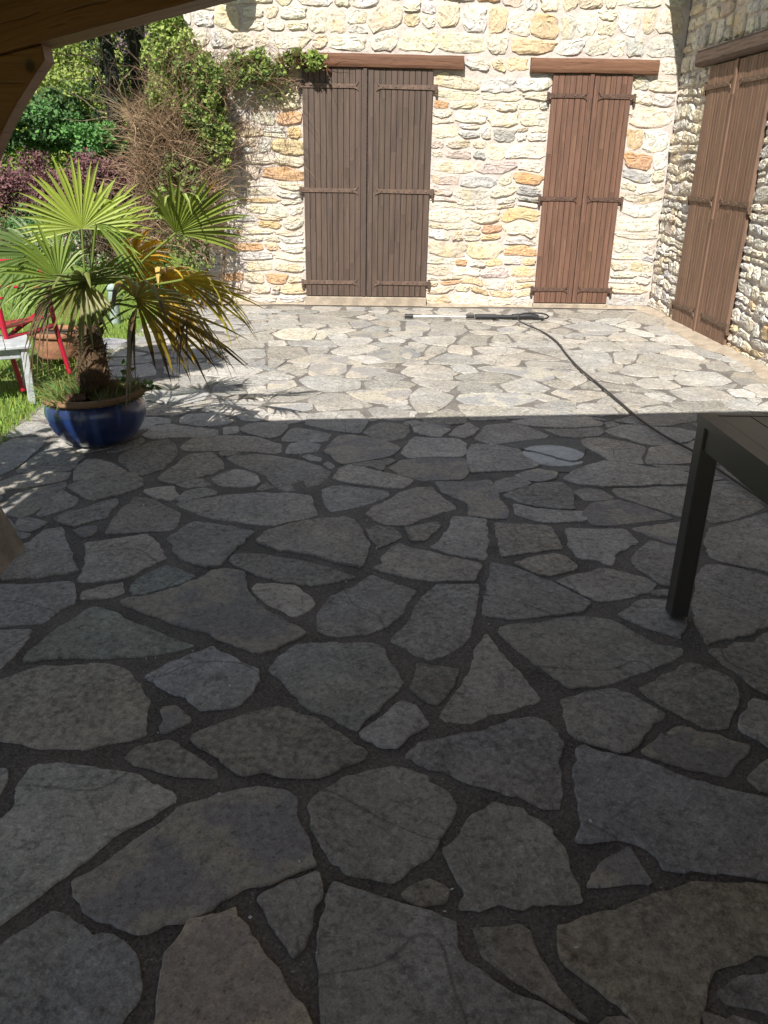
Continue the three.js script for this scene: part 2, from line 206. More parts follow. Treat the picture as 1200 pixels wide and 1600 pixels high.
const PAVING = [[7,-61,132,-58,130,-57,128,-53,125,-49,123,-45,122,-38,124,-34,125,-28,130,-23,133,-15,136,-9,139,-10,143,-11,147,-14,155,-14,160,-16,163,-19,164,-25,165,-34,162,-40,159,-43,157,-51,147,-57,139,-62,135],
[48,41,115,42,113,47,108,50,104,52,101,52,99,63,98,66,104,68,107,72,112,76,113,82,115,84,115,97,118,104,130,92,132,85,132,78,133,76,133,66,130,56,126,53,126,43,122,42,121],
[11,-6,129,-7,121,-7,115,-7,109,-6,102,-6,99,42,99,40,101,36,104,30,107,25,112,22,115,21,118,21,121,21,124,15,126,10,128,5,130,1,132,-4,134,-5,133],
[43,59,173,57,170,57,164,56,159,55,152,52,145,56,145,61,146,64,146,68,143,70,140,70,137,77,136,86,135,93,134,105,132,116,153,104,159,95,162,88,166,82,170,74,174,68,176,63,179,61,178],
[5,-85,164,-84,161,-84,156,-85,154,-92,150,-78,118,-73,124,-68,131,-63,138,-55,149,-48,155,-44,159,-44,162,-45,163,-51,166,-55,169,-65,172,-75,174,-82,174,-85,172],
[8,-70,99,-46,101,-43,103,-41,107,-41,110,-42,115,-44,118,-47,120,-52,122,-54,121,-57,124,-60,127,-64,128,-67,124,-71,120,-77,115],
[9,-7,99,-7,102,-11,108,-15,114,-19,119,-24,125,-25,128,-30,126,-35,125,-36,121,-37,119,-39,117,-38,112,-38,108,-37,104,-37,100],
[12,-11,154,-10,151,-9,148,-7,144,-5,140,-2,137,4,135,8,134,13,138,15,140,19,144,22,150,24,153,25,157,24,160,23,163,19,166,19,168,14,171,10,172,5,171,-1,169,-7,164,-10,161,-11,157],
[0,-109,185,-96,183,-87,180,-79,179,-72,179,-69,181,-62,182,-57,185,-59,195,-60,201,-64,209,-69,215,-75,220,-79,221,-89,220,-99,219,-108,212,-117,203],
[45,21,138,23,131,22,126,30,127,39,127,50,128,50,133,49,138,49,143,47,150,41,157,34,159,29,155,24,148,20,143],
[13,19,171,24,169,29,165,35,163,42,160,47,156,51,156,53,164,54,171,57,181,57,186,54,190,52,192,45,191,38,187,29,184,18,181,13,176],
[28,50,234,54,225,58,218,62,211,65,206,75,207,86,212,101,220,109,227,100,231,94,239,90,247,82,249,74,248,61,244,54,244,49,241],
[3,-41,180,-29,169,-24,170,-20,168,-10,168,-4,171,2,175,3,178,-9,190,-19,196,-23,197,-37,190,-46,184],
[17,-22,210,-17,202,-14,197,-8,193,-2,188,1,187,2,189,5,194,8,198,12,204,15,209,13,216,11,222,9,229,6,232,-5,232,-15,232,-20,231,-24,223,-27,217],
[52,-70,249,-58,242,-48,237,-39,230,-31,225,-22,232,-16,238,-22,244,-31,253,-37,261,-41,271,-43,282,-50,284,-55,284,-61,274,-68,268,-75,263,-85,260],
[51,-97,223,-89,224,-76,223,-67,224,-59,226,-52,230,-61,235,-70,241,-82,249,-88,254,-93,255,-98,245,-103,234,-104,221],
[36,120,251,119,245,117,231,125,234,133,236,143,242,161,250,170,267,160,278,154,284,145,290,139,289,133,280,125,263],
[1,-58,206,-51,202,-45,196,-35,196,-30,204,-29,211,-30,217,-34,219,-40,224,-47,230,-57,222,-65,213],
[16,39,226,36,215,28,200,24,192,26,190,29,188,33,189,39,193,48,196,55,200,53,209,50,219,45,233,44,238],
[47,25,116,30,110,35,107,40,104,42,103,44,102,42,106,40,109,38,113,37,118,37,122,35,123,28,123,24,122],
[39,61,193,60,186,61,183,66,180,71,177,75,177,81,184,86,189,90,193,86,198,83,203,79,206,73,205,65,202,61,200],
[18,16,229,20,225,24,222,29,224,35,229,38,235,40,243,43,255,45,266,46,272,31,272,27,268,22,256,17,243,14,238,12,233],
[38,90,198,95,192,99,187,107,187,110,194,115,200,118,211,112,217,107,220,95,212,86,206],
[27,50,274,46,257,45,249,54,247,64,248,73,250,80,252,86,258,80,267,74,274,68,281,63,286,58,289,54,291],
[19,-10,237,-5,235,2,237,10,241,17,252,20,260,22,268,12,275,6,280,-1,270,-10,263,-13,252,-13,241],
[21,-32,302,-17,297,-6,290,3,286,4,294,6,306,3,319,0,332,-4,336,-18,333,-30,327,-38,320,-42,310],
[83,-79,346,-74,341,-65,334,-54,330,-43,327,-35,326,-30,330,-23,333,-17,338,-20,351,-21,361,-32,364,-46,364,-62,361,-76,354,-83,350],
[40,82,173,87,171,92,169,98,167,102,172,106,176,109,179,102,183,97,185,95,187,92,188,88,185,86,184,77,176],
[10,-19,126,-16,122,-12,116,-11,118,-9,122,-8,128,-7,133,-8,137,-15,134,-21,130],
[55,-107,296,-105,286,-104,276,-103,273,-95,275,-86,278,-80,286,-75,294,-78,300,-82,308,-88,316,-103,310,-111,307],
[125,147,309,144,295,152,288,162,283,176,280,209,344,191,343,171,332,155,325],
[57,-153,295,-144,275,-133,276,-118,278,-106,283,-110,290,-118,307,-125,323,-132,320,-134,307],
[58,-132,242,-120,242,-113,244,-106,244,-103,252,-100,258,-101,263,-106,275,-124,272,-131,272,-145,272],
[56,-75,306,-74,300,-71,295,-62,288,-53,287,-50,300,-46,310,-43,319,-62,328,-71,329,-79,312],
[22,19,278,28,275,35,275,45,275,48,283,50,289,37,296,27,301,18,308,15,304,10,296,11,290,6,285],
[117,109,377,122,374,135,375,149,377,169,378,172,394,155,401,145,407,134,412,121,402,110,392,104,383],
[20,-48,288,-43,284,-38,279,-27,274,-16,271,-6,274,0,278,-6,283,-14,288,-23,292,-40,298,-46,299,-49,297,-50,292],
[107,9,331,12,327,16,326,23,327,30,333,38,340,45,345,46,349,39,364,37,374,31,374,21,365,13,353,8,349,4,340],
[30,82,268,86,261,89,259,102,262,111,268,114,272,113,276,108,281,98,286,87,281,76,275],
[34,111,289,113,281,115,273,119,271,124,267,140,301,129,309,125,312,116,301,111,295],
[77,-62,402,-53,395,-45,388,-41,377,-37,369,-33,367,-25,369,-19,373,-14,384,-13,392,-20,401,-29,409,-42,416,-54,419,-64,417,-69,413],
[4,-57,173,-50,170,-42,168,-35,168,-35,170,-48,181,-51,183,-59,179,-61,176],
[60,-96,317,-87,319,-78,320,-77,327,-78,339,-87,348,-95,356,-103,359,-106,344,-106,317],
[37,118,218,121,212,123,205,125,203,135,195,160,244,141,238,133,232,128,232,122,228,116,227],
[32,89,307,89,295,96,292,102,288,105,296,110,302,119,309,118,324,104,323,92,323,90,317],
[24,37,299,46,294,52,293,54,304,57,319,58,333,51,336,43,336,41,326,36,314,31,304],
[123,158,334,159,330,172,334,191,347,194,357,192,383,179,382],
[33,60,311,59,296,63,297,75,301,86,304,85,313,86,326,79,328,69,329,61,330],
[14,7,180,11,179,13,181,15,184,18,186,20,189,20,191,17,197,14,200,11,197,7,191,1,185],
[29,97,244,104,239,110,234,113,239,117,249,115,261,108,262,102,259,93,250],
[106,41,365,45,360,51,354,52,350,50,338,61,334,68,334,70,348,68,358,68,372,67,381,54,379,38,379],
[44,53,132,59,133,66,133,65,138,64,143,63,143,58,140,54,136,51,132],
[99,59,409,58,392,68,394,81,396,94,401,97,407,91,417,91,431,79,438,66,439,61,425],
[121,104,327,111,327,127,331,143,335,141,339,133,350,125,357,110,353,102,339],
[86,-13,419,-11,410,-8,403,1,407,15,414,20,419,24,432,16,445,5,451,-4,454,-10,451,-14,440,-18,422],
[49,71,105,74,104,78,102,87,98,95,113,82,111,76,110,70,107],
[100,24,388,34,380,42,382,53,383,57,392,60,407,58,414,36,415,25,411,16,399],
[120,125,361,133,352,142,343,148,336,158,355,165,375,140,372,125,370],
[75,-92,423,-84,424,-72,424,-54,423,-43,419,-41,423,-42,435,-52,445,-62,451,-82,451,-91,447,-95,440,-96,429],
[15,20,201,24,198,27,202,30,209,33,217,26,218,20,220,18,211,16,206],
[23,-38,268,-34,261,-28,254,-21,248,-16,254,-14,258,-17,264,-23,271,-29,273,-38,273],
[108,77,352,83,348,94,346,101,345,102,350,105,369,102,379,90,377,80,370,70,362],
[68,-117,398,-111,389,-106,386,-99,394,-97,407,-96,419,-100,435,-106,443,-114,438,-120,427,-125,416,-124,408],
[114,150,459,158,449,164,440,174,439,191,445,199,454,203,463,195,471,180,474,171,478,161,477,149,465],
[84,-14,349,-11,341,-4,344,4,348,10,354,15,360,15,367,6,370,-5,373,-13,373,-17,367],
[-1,-129,439,-126,450,-137,456,-144,460,-154,458,-163,453,-165,445,-169,425,-155,428,-145,420,-133,430],
[66,-128,359,-122,353,-113,360,-103,370,-105,379,-111,390,-128,382,-136,375,-138,371],
[69,-89,375,-81,381,-74,387,-68,395,-68,402,-77,421,-88,418,-91,411,-94,396,-98,381],
[65,-155,337,-147,333,-142,338,-141,357,-139,370,-141,377,-146,374,-154,367,-160,359,-159,344],
[96,28,414,41,417,57,418,60,424,62,440,59,449,40,449,34,451,30,443,25,423],
[85,-7,379,1,376,14,371,22,369,29,381,19,389,8,396,0,404,-5,403,-9,395,-11,383],
[71,-162,389,-150,390,-143,393,-144,416,-156,426,-168,424,-170,410,-170,390],
[53,-80,264,-74,267,-66,272,-61,279,-73,289,-80,281,-84,273,-83,267],
[93,-31,472,-21,466,-10,460,2,456,5,469,7,479,4,493,1,502,-21,500,-30,492],
[112,129,436,134,423,136,414,145,409,153,407,155,418,163,435,154,444,145,452,133,450,128,445],
[-1,262,506,246,512,234,504,216,503,215,483,229,474,234,470,246,466,257,469,260,479,261,488],
[122,125,318,130,312,135,307,143,306,152,334,134,328,120,324],
[101,90,431,100,427,109,418,116,412,123,417,128,434,128,445,114,451,98,446,82,436],
[98,77,438,89,443,108,449,113,455,103,471,95,479,79,475,74,462,68,448],
[72,-176,386,-173,392,-172,409,-171,426,-174,447,-192,444,-196,427,-196,393],
[214,68,500,71,485,97,488,114,496,129,506,113,513,93,515,72,519,66,519],
[46,13,128,15,127,20,129,20,132,19,134,16,135,13,134,10,131],
[41,114,179,123,175,133,195,123,199,119,201,113,193,109,186],
[31,66,286,73,279,79,281,86,284,88,288,85,298,81,299,72,296,63,291],
[109,72,339,76,334,81,331,90,330,103,332,106,343,97,343,83,346,76,351,73,351],
[-1,232,435,235,448,237,456,231,465,220,472,208,482,205,460,203,454,210,445,213,438,221,434],
[62,-126,326,-120,324,-115,329,-109,333,-110,339,-109,350,-111,356,-116,352,-123,344,-129,340,-132,332],
[124,186,386,195,380,196,355,200,343,211,367,206,380,204,399,201,412,186,396],
[213,72,522,88,517,102,518,112,525,121,532,120,540,112,548,89,547,71,545,67,533],
[59,-120,213,-110,217,-108,223,-108,232,-108,241,-119,240,-132,240],
[113,155,408,168,407,182,410,187,427,183,439,176,438,165,433,157,415],
[290,-138,524,-123,518,-101,519,-99,544,-113,554,-126,546,-145,552],
[212,36,529,36,520,39,502,50,502,60,520,66,539,57,552,45,562,37,542],
[74,-114,444,-93,448,-79,452,-81,462,-97,466,-111,471,-119,467,-122,449],
[70,-168,364,-158,369,-146,376,-141,380,-143,389,-158,389,-168,384,-172,375,-180,364],
[116,163,482,176,477,190,476,203,483,216,490,214,501,191,501,174,497,159,484],
[110,104,474,117,470,132,471,148,474,151,480,145,491,129,492,109,489,93,481],
[67,-131,380,-124,385,-115,390,-126,403,-134,409,-140,409,-142,393,-138,378],
[167,-36,567,-30,556,-21,548,-7,552,2,559,3,572,1,583,-12,586,-25,591,-36,591,-41,579],
[247,171,659,172,634,180,619,200,635,208,657,210,681,193,692,175,683],
[-1,-157,518,-149,524,-153,535,-163,542,-174,540,-184,539,-196,532,-184,517,-177,514,-171,508,-162,512],
[-1,-196,571,-196,558,-192,542,-178,546,-169,548,-165,558,-165,564,-163,574,-171,580,-182,583,-196,590],
[174,-2,539,6,526,15,521,25,527,34,535,38,552,36,559,19,556,3,554,-7,549],
[-1,-196,318,-194,299,-177,300,-167,300,-156,299,-135,315,-149,329,-158,338,-171,334,-180,330,-191,330],
[173,-30,521,-22,515,-10,508,1,510,11,514,1,529,-7,542,-18,545,-25,540,-32,530],
[255,236,579,247,573,266,578,278,589,277,614,265,619,250,613,238,598],
[-1,-182,470,-189,474,-196,474,-196,460,-196,455,-196,444,-187,448,-182,448,-171,450,-169,458,-176,466],
[78,-65,372,-56,371,-49,373,-48,380,-50,387,-56,393,-63,396,-67,390,-72,382],
[94,12,448,18,443,27,449,31,461,31,475,17,480,11,474,4,459],
[249,233,642,246,631,260,620,270,628,273,647,263,670,249,680,238,676,225,648],
[267,223,536,237,534,258,538,258,555,252,571,235,568,220,558],
[207,33,607,39,595,47,592,57,585,70,585,70,593,76,603,72,617,64,631,51,629,41,626],
[-1,249,414,239,422,232,430,222,428,212,425,205,416,205,408,208,393,220,386,235,392,242,402],
[206,99,614,116,608,127,595,134,584,147,594,148,622,126,627,103,630,93,624],
[-1,-149,605,-151,612,-158,626,-166,620,-176,616,-188,610,-196,594,-180,589,-167,586,-158,584,-147,590],
[265,165,523,176,522,191,523,206,528,199,546,189,556,175,547,161,529],
[291,-79,499,-64,508,-59,523,-75,529,-92,522,-98,501],
[-1,-74,477,-80,486,-82,493,-87,496,-97,494,-104,491,-107,484,-105,474,-96,470,-91,468,-79,470],
[64,-138,335,-132,340,-127,348,-129,355,-139,366,-141,355,-141,337],
[251,206,605,218,600,245,610,254,619,241,632,225,645,213,634,201,614],
[158,15,658,24,640,28,638,42,648,53,665,44,694,34,698,21,685,8,670],
[91,-65,457,-56,450,-48,446,-43,454,-41,464,-42,475,-58,476,-64,472,-69,463],
[26,6,312,9,303,15,308,20,314,16,324,10,326,4,324],
[-1,65,82,64,95,48,103,37,95,35,84,32,77,34,71,37,65,46,55,65,55,65,72],
[272,211,505,230,505,243,512,246,533,223,530,208,526],
[-1,-191,516,-196,509,-196,498,-196,493,-196,480,-190,480,-180,485,-177,489,-171,496,-177,505,-182,508],
[88,-31,441,-21,440,-16,445,-15,455,-25,463,-37,467,-40,457,-42,441],
[242,231,700,235,681,249,682,269,695,279,710,270,725,248,734,231,728],
[2,-53,186,-45,191,-52,198,-56,197],
[54,-94,261,-87,262,-84,266,-87,274,-92,272,-99,267,-99,261],
[-1,-151,466,-149,476,-151,484,-158,488,-165,494,-170,489,-175,484,-177,475,-172,471,-166,460,-159,463],
[285,-95,586,-78,591,-70,611,-87,625,-106,622,-111,593],
[215,42,478,55,475,65,478,68,486,66,500,59,510,50,500,40,488],
[-1,-141,479,-143,470,-138,466,-130,460,-122,461,-120,471,-111,474,-113,483,-122,486,-128,486,-134,486],
[-1,172,382,164,350,181,384,187,385,183,390,183,392,189,406,180,406,176,395,175,392,175,389],
[-1,-111,594,-111,608,-107,621,-116,630,-126,626,-136,628,-145,616,-142,606,-141,599,-131,589,-123,593],
[208,79,582,95,577,107,579,118,589,118,593,106,609,93,609,81,603,72,593],
[183,70,771,65,750,80,742,96,756,104,773,102,792,107,816,90,819,73,811],
[211,105,554,116,550,129,552,136,562,130,580,125,595,113,581,103,573],
[180,12,492,17,484,29,482,36,492,39,502,26,507,14,512,7,507],
[156,-43,633,-28,634,-8,630,5,634,-3,646,-15,659,-27,665,-38,660,-44,651,-55,639],
[-1,-146,486,-141,491,-137,497,-137,501,-129,516,-139,520,-148,518,-153,512,-161,505,-161,499,-152,493],
[269,139,498,152,495,167,501,167,520,159,525,149,524,140,509],
[25,23,310,29,310,32,316,37,326,36,330,27,326,21,324],
[179,-52,471,-37,476,-31,482,-25,496,-39,498,-54,495],
[172,-41,524,-30,536,-23,546,-37,561,-43,556,-51,542,-57,523],
[154,-70,650,-59,648,-47,653,-39,663,-47,693,-61,695,-74,690],
[292,-132,489,-109,490,-104,504,-121,512,-135,509],
[42,103,162,105,161,113,156,125,181,111,173,106,170,102,166],
[200,58,637,72,635,86,636,100,639,95,657,86,671,74,673,64,658,57,644],
[289,-96,534,-78,525,-74,545,-88,565,-99,568],
[264,142,539,148,528,159,535,170,543,175,552,161,557,143,557,135,551],
[149,-65,725,-49,722,-39,727,-36,769,-55,775,-69,766,-76,747],
[111,119,455,128,452,142,456,147,463,148,472,132,468,122,468,111,468],
[129,-54,806,-50,796,-30,801,-11,809,2,823,-16,836,-47,853,-58,845],
[-1,-160,632,-157,640,-167,652,-180,647,-186,645,-194,643,-196,637,-196,626,-193,612,-181,620,-173,625],
[240,275,721,293,716,310,719,313,743,304,764,280,754,266,741],
[162,-35,598,-29,593,-23,597,-12,599,-8,609,-8,628,-20,632,-34,631,-35,625],
[105,68,366,74,367,83,373,87,378,81,387,70,381,67,374],
[210,72,550,90,550,102,552,96,571,83,578,75,578,70,556],
[209,45,570,53,559,63,552,71,569,76,580,69,581,57,583,45,592,40,584],
[104,86,381,92,380,99,383,104,393,95,398,88,395,81,388],
[261,175,560,197,558,216,551,213,557,195,568,184,577,171,585,158,566],
[164,1,588,11,592,16,600,24,611,9,627,-1,631,-4,618,-8,590],
[119,108,356,114,356,123,357,123,361,119,370,112,372,106,368],
[237,279,767,288,759,315,769,315,810,300,814,279,798],
[287,-123,560,-109,557,-98,572,-110,590,-128,589],
[155,-18,668,-9,659,8,672,20,690,13,705,-5,702,-14,691,-21,676],
[252,152,582,157,572,168,585,173,601,166,615,155,621,148,609],
[-1,184,440,187,435,188,432,188,416,194,432,207,426,209,435,205,440,201,450,192,444,190,440],
[103,102,395,110,394,116,397,121,411,115,408,107,413,97,401],
[259,280,597,281,578,301,582,310,598,301,616,293,617],
[170,7,559,19,558,37,562,43,568,36,578,24,580,9,579,6,575],
[243,194,696,208,688,228,693,230,711,227,731,203,725,193,709],
[63,-144,320,-138,317,-135,323,-133,329,-142,333,-147,332],
[201,97,650,103,639,113,631,127,634,132,652,116,665,102,668,95,662],
[-1,-148,658,-148,651,-140,646,-128,647,-115,649,-113,660,-120,668,-127,676,-135,680,-145,678,-150,669],
[177,-55,499,-39,500,-28,506,-29,518,-40,519,-56,515],
[254,205,566,222,564,233,571,228,593,214,593,202,581],
[231,211,785,233,779,255,783,252,796,240,827,220,818,201,803],
[87,-30,421,-23,423,-21,429,-20,436,-29,441,-37,438,-38,419],
[-1,-57,500,-58,504,-63,508,-65,502,-68,501,-79,498,-73,490,-68,479,-57,480,-56,492,-53,497],
[95,35,458,42,453,48,450,56,466,49,472,39,474,33,467],
[80,-93,357,-85,354,-83,359,-89,372,-94,370,-102,366],
[273,246,516,255,512,265,512,267,521,265,541,254,538,246,531],
[82,-79,352,-74,357,-67,361,-67,365,-73,370,-81,365,-83,354],
[203,159,674,166,658,173,656,184,685,178,700,161,700,146,696],
[-1,-168,720,-165,729,-169,736,-176,743,-194,748,-196,739,-196,724,-196,708,-187,705,-177,708,-171,716],
[246,287,699,290,671,300,665,314,690,307,715,281,710],
[-1,-179,798,-193,797,-196,787,-196,774,-196,755,-187,755,-172,761,-167,765,-155,776,-165,783,-170,790],
[152,-56,699,-48,697,-27,691,-16,696,-25,725,-49,720,-60,717],
[-1,124,858,111,857,100,856,96,844,96,835,95,821,105,802,117,821,135,821,136,833,139,850],
[195,104,677,111,667,126,673,135,679,142,686,129,699,107,701,100,696],
[186,89,707,101,704,113,710,116,732,122,747,119,750,104,758,97,743,88,717],
[204,134,628,151,626,170,625,175,642,155,647,139,648,134,643],
[271,181,500,193,499,210,502,209,511,202,520,191,516,182,510],
[184,55,718,66,708,77,701,84,717,89,734,87,744,78,742,64,741,49,732],
[253,181,588,193,578,203,583,208,594,200,602,186,612,177,610],
[-1,-184,683,-179,678,-173,673,-163,663,-157,676,-147,684,-152,691,-162,698,-170,702,-177,700,-188,699],
[97,62,449,67,453,73,467,68,479,58,466,54,453],
[218,124,510,131,507,142,514,146,529,139,532,127,525,116,518],
[284,-107,628,-87,629,-79,640,-90,653,-111,652,-117,634],
[233,283,832,291,818,313,839,314,877,302,887,286,869,276,847],
[-1,-87,689,-77,691,-80,705,-91,712,-98,716,-104,714,-113,707,-121,698,-117,686,-106,688,-96,687],
[202,134,654,151,650,165,652,156,669,141,681,129,677,120,665],
[126,185,406,200,412,205,421,194,429],
[-1,-109,665,-104,655,-91,656,-86,650,-75,652,-73,660,-76,670,-76,680,-85,682,-93,679,-97,673],
[286,-69,555,-62,573,-66,603,-76,587,-79,562],
[102,92,411,97,403,102,408,107,415,104,418,98,423,91,426],
[288,-139,556,-127,550,-123,564,-129,585,-144,577],
[171,-60,547,-55,549,-47,556,-42,565,-45,579,-49,580,-62,576],
[182,49,813,46,768,49,762,59,764,67,771,71,794,67,817,53,827],
[193,143,701,156,702,176,703,178,714,170,730,153,727,134,717],
[-1,80,861,66,855,61,848,54,840,39,821,63,824,69,811,86,820,88,832,88,841,87,854],
[-1,-75,554,-71,541,-73,537,-75,530,-68,531,-63,528,-58,528,-57,536,-53,541,-61,544,-64,562],
[248,207,644,217,642,226,655,235,679,230,691,216,681],
[279,-94,718,-81,708,-72,717,-76,739,-85,750,-101,741,-105,718],
[239,225,738,240,734,263,735,262,745,257,774,241,767],
[147,-18,709,-15,700,-4,704,8,708,14,724,11,735,-17,728,-22,722],
[268,125,508,128,504,138,506,145,524,138,532,129,528],
[143,-5,737,2,735,24,737,31,748,25,763,-1,764,-9,755],
[-1,-143,561,-145,562,-144,569,-153,580,-157,568,-158,564,-158,557,-156,546,-150,540,-144,554,-144,558],
[263,280,565,278,544,293,546,305,571,301,579,290,580,278,570],
[245,265,673,271,667,287,661,285,695,275,699,256,683],
[236,214,848,233,836,260,851,248,878,228,876,209,859],
[-1,-157,734,-150,734,-142,738,-135,745,-134,755,-142,762,-150,772,-159,763,-165,759,-175,750,-165,742],
[-1,14,401,16,403,21,409,18,414,11,410,8,408,5,407,-3,403,8,401,9,400,14,394],
[-1,-196,843,-196,827,-196,819,-195,804,-180,804,-173,813,-168,822,-162,828,-171,836,-177,843,-186,849],
[-1,128,501,121,499,90,486,128,494,131,494,134,494,157,487,137,499,138,503,132,502,130,502],
[61,-113,312,-110,314,-110,319,-111,324,-118,323,-120,320],
[192,142,728,149,726,167,735,170,747,160,758,151,767,140,757],
[128,-33,846,-16,840,-6,841,7,853,11,864,2,874,-28,869,-42,853],
[-1,-196,650,-190,652,-186,652,-173,655,-169,663,-183,670,-187,675,-196,685,-196,670,-196,664,-196,659],
[134,-82,775,-70,771,-52,777,-62,795,-76,818,-86,818],
[278,-96,753,-79,769,-84,797,-97,803,-108,770],
[157,-1,644,9,634,22,638,18,654,7,665,-8,657],
[160,-51,604,-42,592,-37,600,-36,608,-42,618,-53,628,-60,613],
[50,64,98,66,97,71,100,68,102,66,103],
[220,141,566,149,561,157,573,156,585,144,586,134,580],
[-1,-89,584,-95,584,-101,581,-97,575,-96,569,-90,568,-86,564,-81,567,-81,576,-79,582,-73,596],
[81,-82,370,-74,371,-71,374,-76,381,-81,380,-88,375],
[196,77,678,86,673,94,666,97,686,97,703,82,706,77,688],
[-1,-117,710,-111,718,-107,725,-114,732,-118,737,-127,743,-133,738,-138,731,-134,723,-131,718,-125,704],
[169,20,582,29,581,36,590,35,595,23,607,16,598,13,587],
[257,276,629,283,620,295,626,297,658,282,648],
[-1,-132,793,-135,789,-146,781,-139,771,-132,764,-123,760,-118,764,-111,773,-108,781,-113,788,-120,792],
[-1,175,821,182,826,187,834,193,850,179,852,167,849,160,844,146,842,144,830,161,824,167,823],
[-1,-141,720,-143,726,-151,728,-160,723,-161,718,-164,711,-161,705,-155,701,-140,692,-141,706,-137,713],
[144,35,745,45,731,59,747,61,765,37,766,29,760],
[235,260,846,276,852,290,875,291,892,275,896,256,873],
[270,170,503,175,501,181,510,190,521,180,522,169,520],
[191,135,766,142,760,155,770,165,790,158,802,145,795,133,781],
[-1,-161,791,-153,780,-144,792,-138,798,-137,810,-144,814,-151,819,-160,818,-165,811,-175,803,-166,796],
[35,112,263,119,263,119,268,114,269,110,267],
[-1,-122,517,-112,510,-106,509,-103,498,-100,506,-99,510,-97,512,-95,519,-94,530,-104,516,-106,516],
[73,-128,422,-121,431,-119,440,-121,445,-127,436,-134,422],
[258,294,626,299,618,313,624,312,649,301,648],
[250,190,611,204,620,211,638,205,641,195,638,186,619],
[205,75,615,82,605,92,609,90,626,85,634,73,629],
[197,56,662,64,665,74,683,77,696,64,701,57,679],
[166,-63,580,-47,583,-45,588,-60,605,-65,603],
[6,-93,159,-88,162,-88,167,-90,172,-92,173,-99,174],
[276,-117,859,-80,858,-78,874,-106,884,-127,878],
[224,164,752,173,744,187,739,189,757,176,765,171,777,158,770],
[222,173,790,186,788,198,801,199,818,189,825,172,813],
[277,-105,816,-88,821,-90,839,-103,853,-124,844],
[262,262,548,274,543,278,551,276,565,263,562],
[-1,-196,883,-196,876,-194,859,-185,863,-175,875,-168,879,-165,890,-174,898,-183,897,-191,897,-196,894],
[118,162,398,174,396,176,404,156,405],
[-1,-178,862,-179,852,-168,846,-158,839,-152,845,-144,852,-142,862,-145,867,-155,872,-162,875,-169,867],
[266,203,537,211,530,218,539,211,552,200,551],
[139,20,801,32,786,42,795,42,819,24,821,13,814],
[142,-31,756,-24,751,-9,758,0,770,-10,776,-30,775,-34,765],
[153,-38,663,-30,665,-24,673,-23,688,-35,694,-41,689],
[-1,255,810,262,824,266,828,276,839,275,850,258,847,250,841,247,838,241,831,245,825,246,817],
[131,21,832,27,821,46,826,48,841,41,848,27,858,19,850],
[146,21,695,35,698,39,715,19,719,11,705],
[-1,-72,626,-71,630,-71,634,-73,645,-79,634,-81,632,-83,629,-83,625,-80,624,-77,620,-49,596],
[138,-2,780,9,787,16,800,4,827,-7,806],
[-1,198,723,207,728,203,735,197,736,191,740,188,737,173,741,175,728,179,719,186,720,193,720],
[234,261,792,275,798,283,817,276,835,254,806],
[219,149,600,154,596,161,600,164,618,154,621,149,614],
[187,128,718,137,722,137,755,126,750,119,724],
[189,107,786,111,780,126,784,130,794,118,817,107,809],
[217,122,536,126,529,137,534,132,542,125,551,120,549],
[283,-127,629,-118,639,-129,645,-144,642,-149,633],
[188,110,757,126,754,138,762,131,772,113,777,105,770],
[281,-123,678,-126,709,-138,705,-139,685],
[198,39,678,37,659,42,650,49,660,52,669,44,686],
[230,183,850,203,858,209,881,187,882,175,864],
[-1,-46,898,-48,884,-40,879,-37,861,-27,873,-22,875,-18,882,-18,888,-17,895,-27,897,-36,898],
[145,24,716,41,717,43,726,34,742,19,730],
[238,264,757,276,754,279,771,267,790,256,783],
[221,141,539,150,545,149,557,141,558,135,550],
[159,-66,615,-61,620,-56,639,-59,646,-69,645],
[190,133,798,151,802,158,819,142,822,123,814],
[127,-68,855,-57,852,-42,861,-38,869,-45,878,-61,879,-73,866],
[280,-113,666,-103,669,-95,682,-112,686,-122,673],
[135,-87,828,-68,822,-59,819,-59,834,-63,841,-89,846],
[92,-76,453,-68,456,-70,468,-78,467],
[-1,-127,839,-130,841,-139,845,-144,840,-155,832,-145,825,-140,820,-131,817,-125,824,-122,828,-122,835],
[137,-23,780,-10,776,-4,779,-10,805,-22,805,-27,794],
[225,184,761,191,757,204,776,199,792,182,778],
[232,216,760,231,760,249,774,232,775,210,778],
[141,13,766,25,767,29,778,23,794,13,787,4,771],
[-1,208,750,220,760,210,765,201,768,197,760,189,757,191,752,194,745,199,745,205,741,207,747],
[-1,-72,897,-80,897,-89,898,-90,888,-87,879,-79,878,-73,873,-68,878,-57,880,-56,893,-66,898],
[199,35,632,41,627,47,629,55,637,53,651,42,643],
[282,-149,644,-149,658,-164,657,-168,641],
[-1,-159,892,-156,882,-147,877,-140,871,-130,873,-129,881,-128,886,-129,891,-131,897,-139,897,-146,897],
[-1,32,482,30,481,29,477,33,476,33,471,36,474,37,476,58,472,39,480,38,481,35,484],
[-1,-111,760,-120,755,-116,745,-111,740,-105,734,-102,745,-99,745,-93,747,-96,751,-100,753,-102,758],
[-1,-120,818,-125,817,-128,806,-125,800,-113,796,-106,797,-107,809,-105,811,-109,815,-110,818,-115,827],
[241,206,732,223,733,232,739,227,751,211,750],
[-1,299,657,299,653,303,653,307,652,314,649,313,656,313,662,314,672,307,674,302,664,296,662],
[175,23,516,33,520,33,530,23,525,17,521],
[76,-72,415,-67,416,-62,419,-67,424,-74,422],
[165,17,623,28,619,31,630,21,636,9,631],
[136,-52,786,-47,773,-37,776,-29,788,-30,795,-51,793],
[89,-24,409,-19,408,-18,413,-25,418,-29,415],
[226,85,857,111,860,119,876,102,871,81,877],
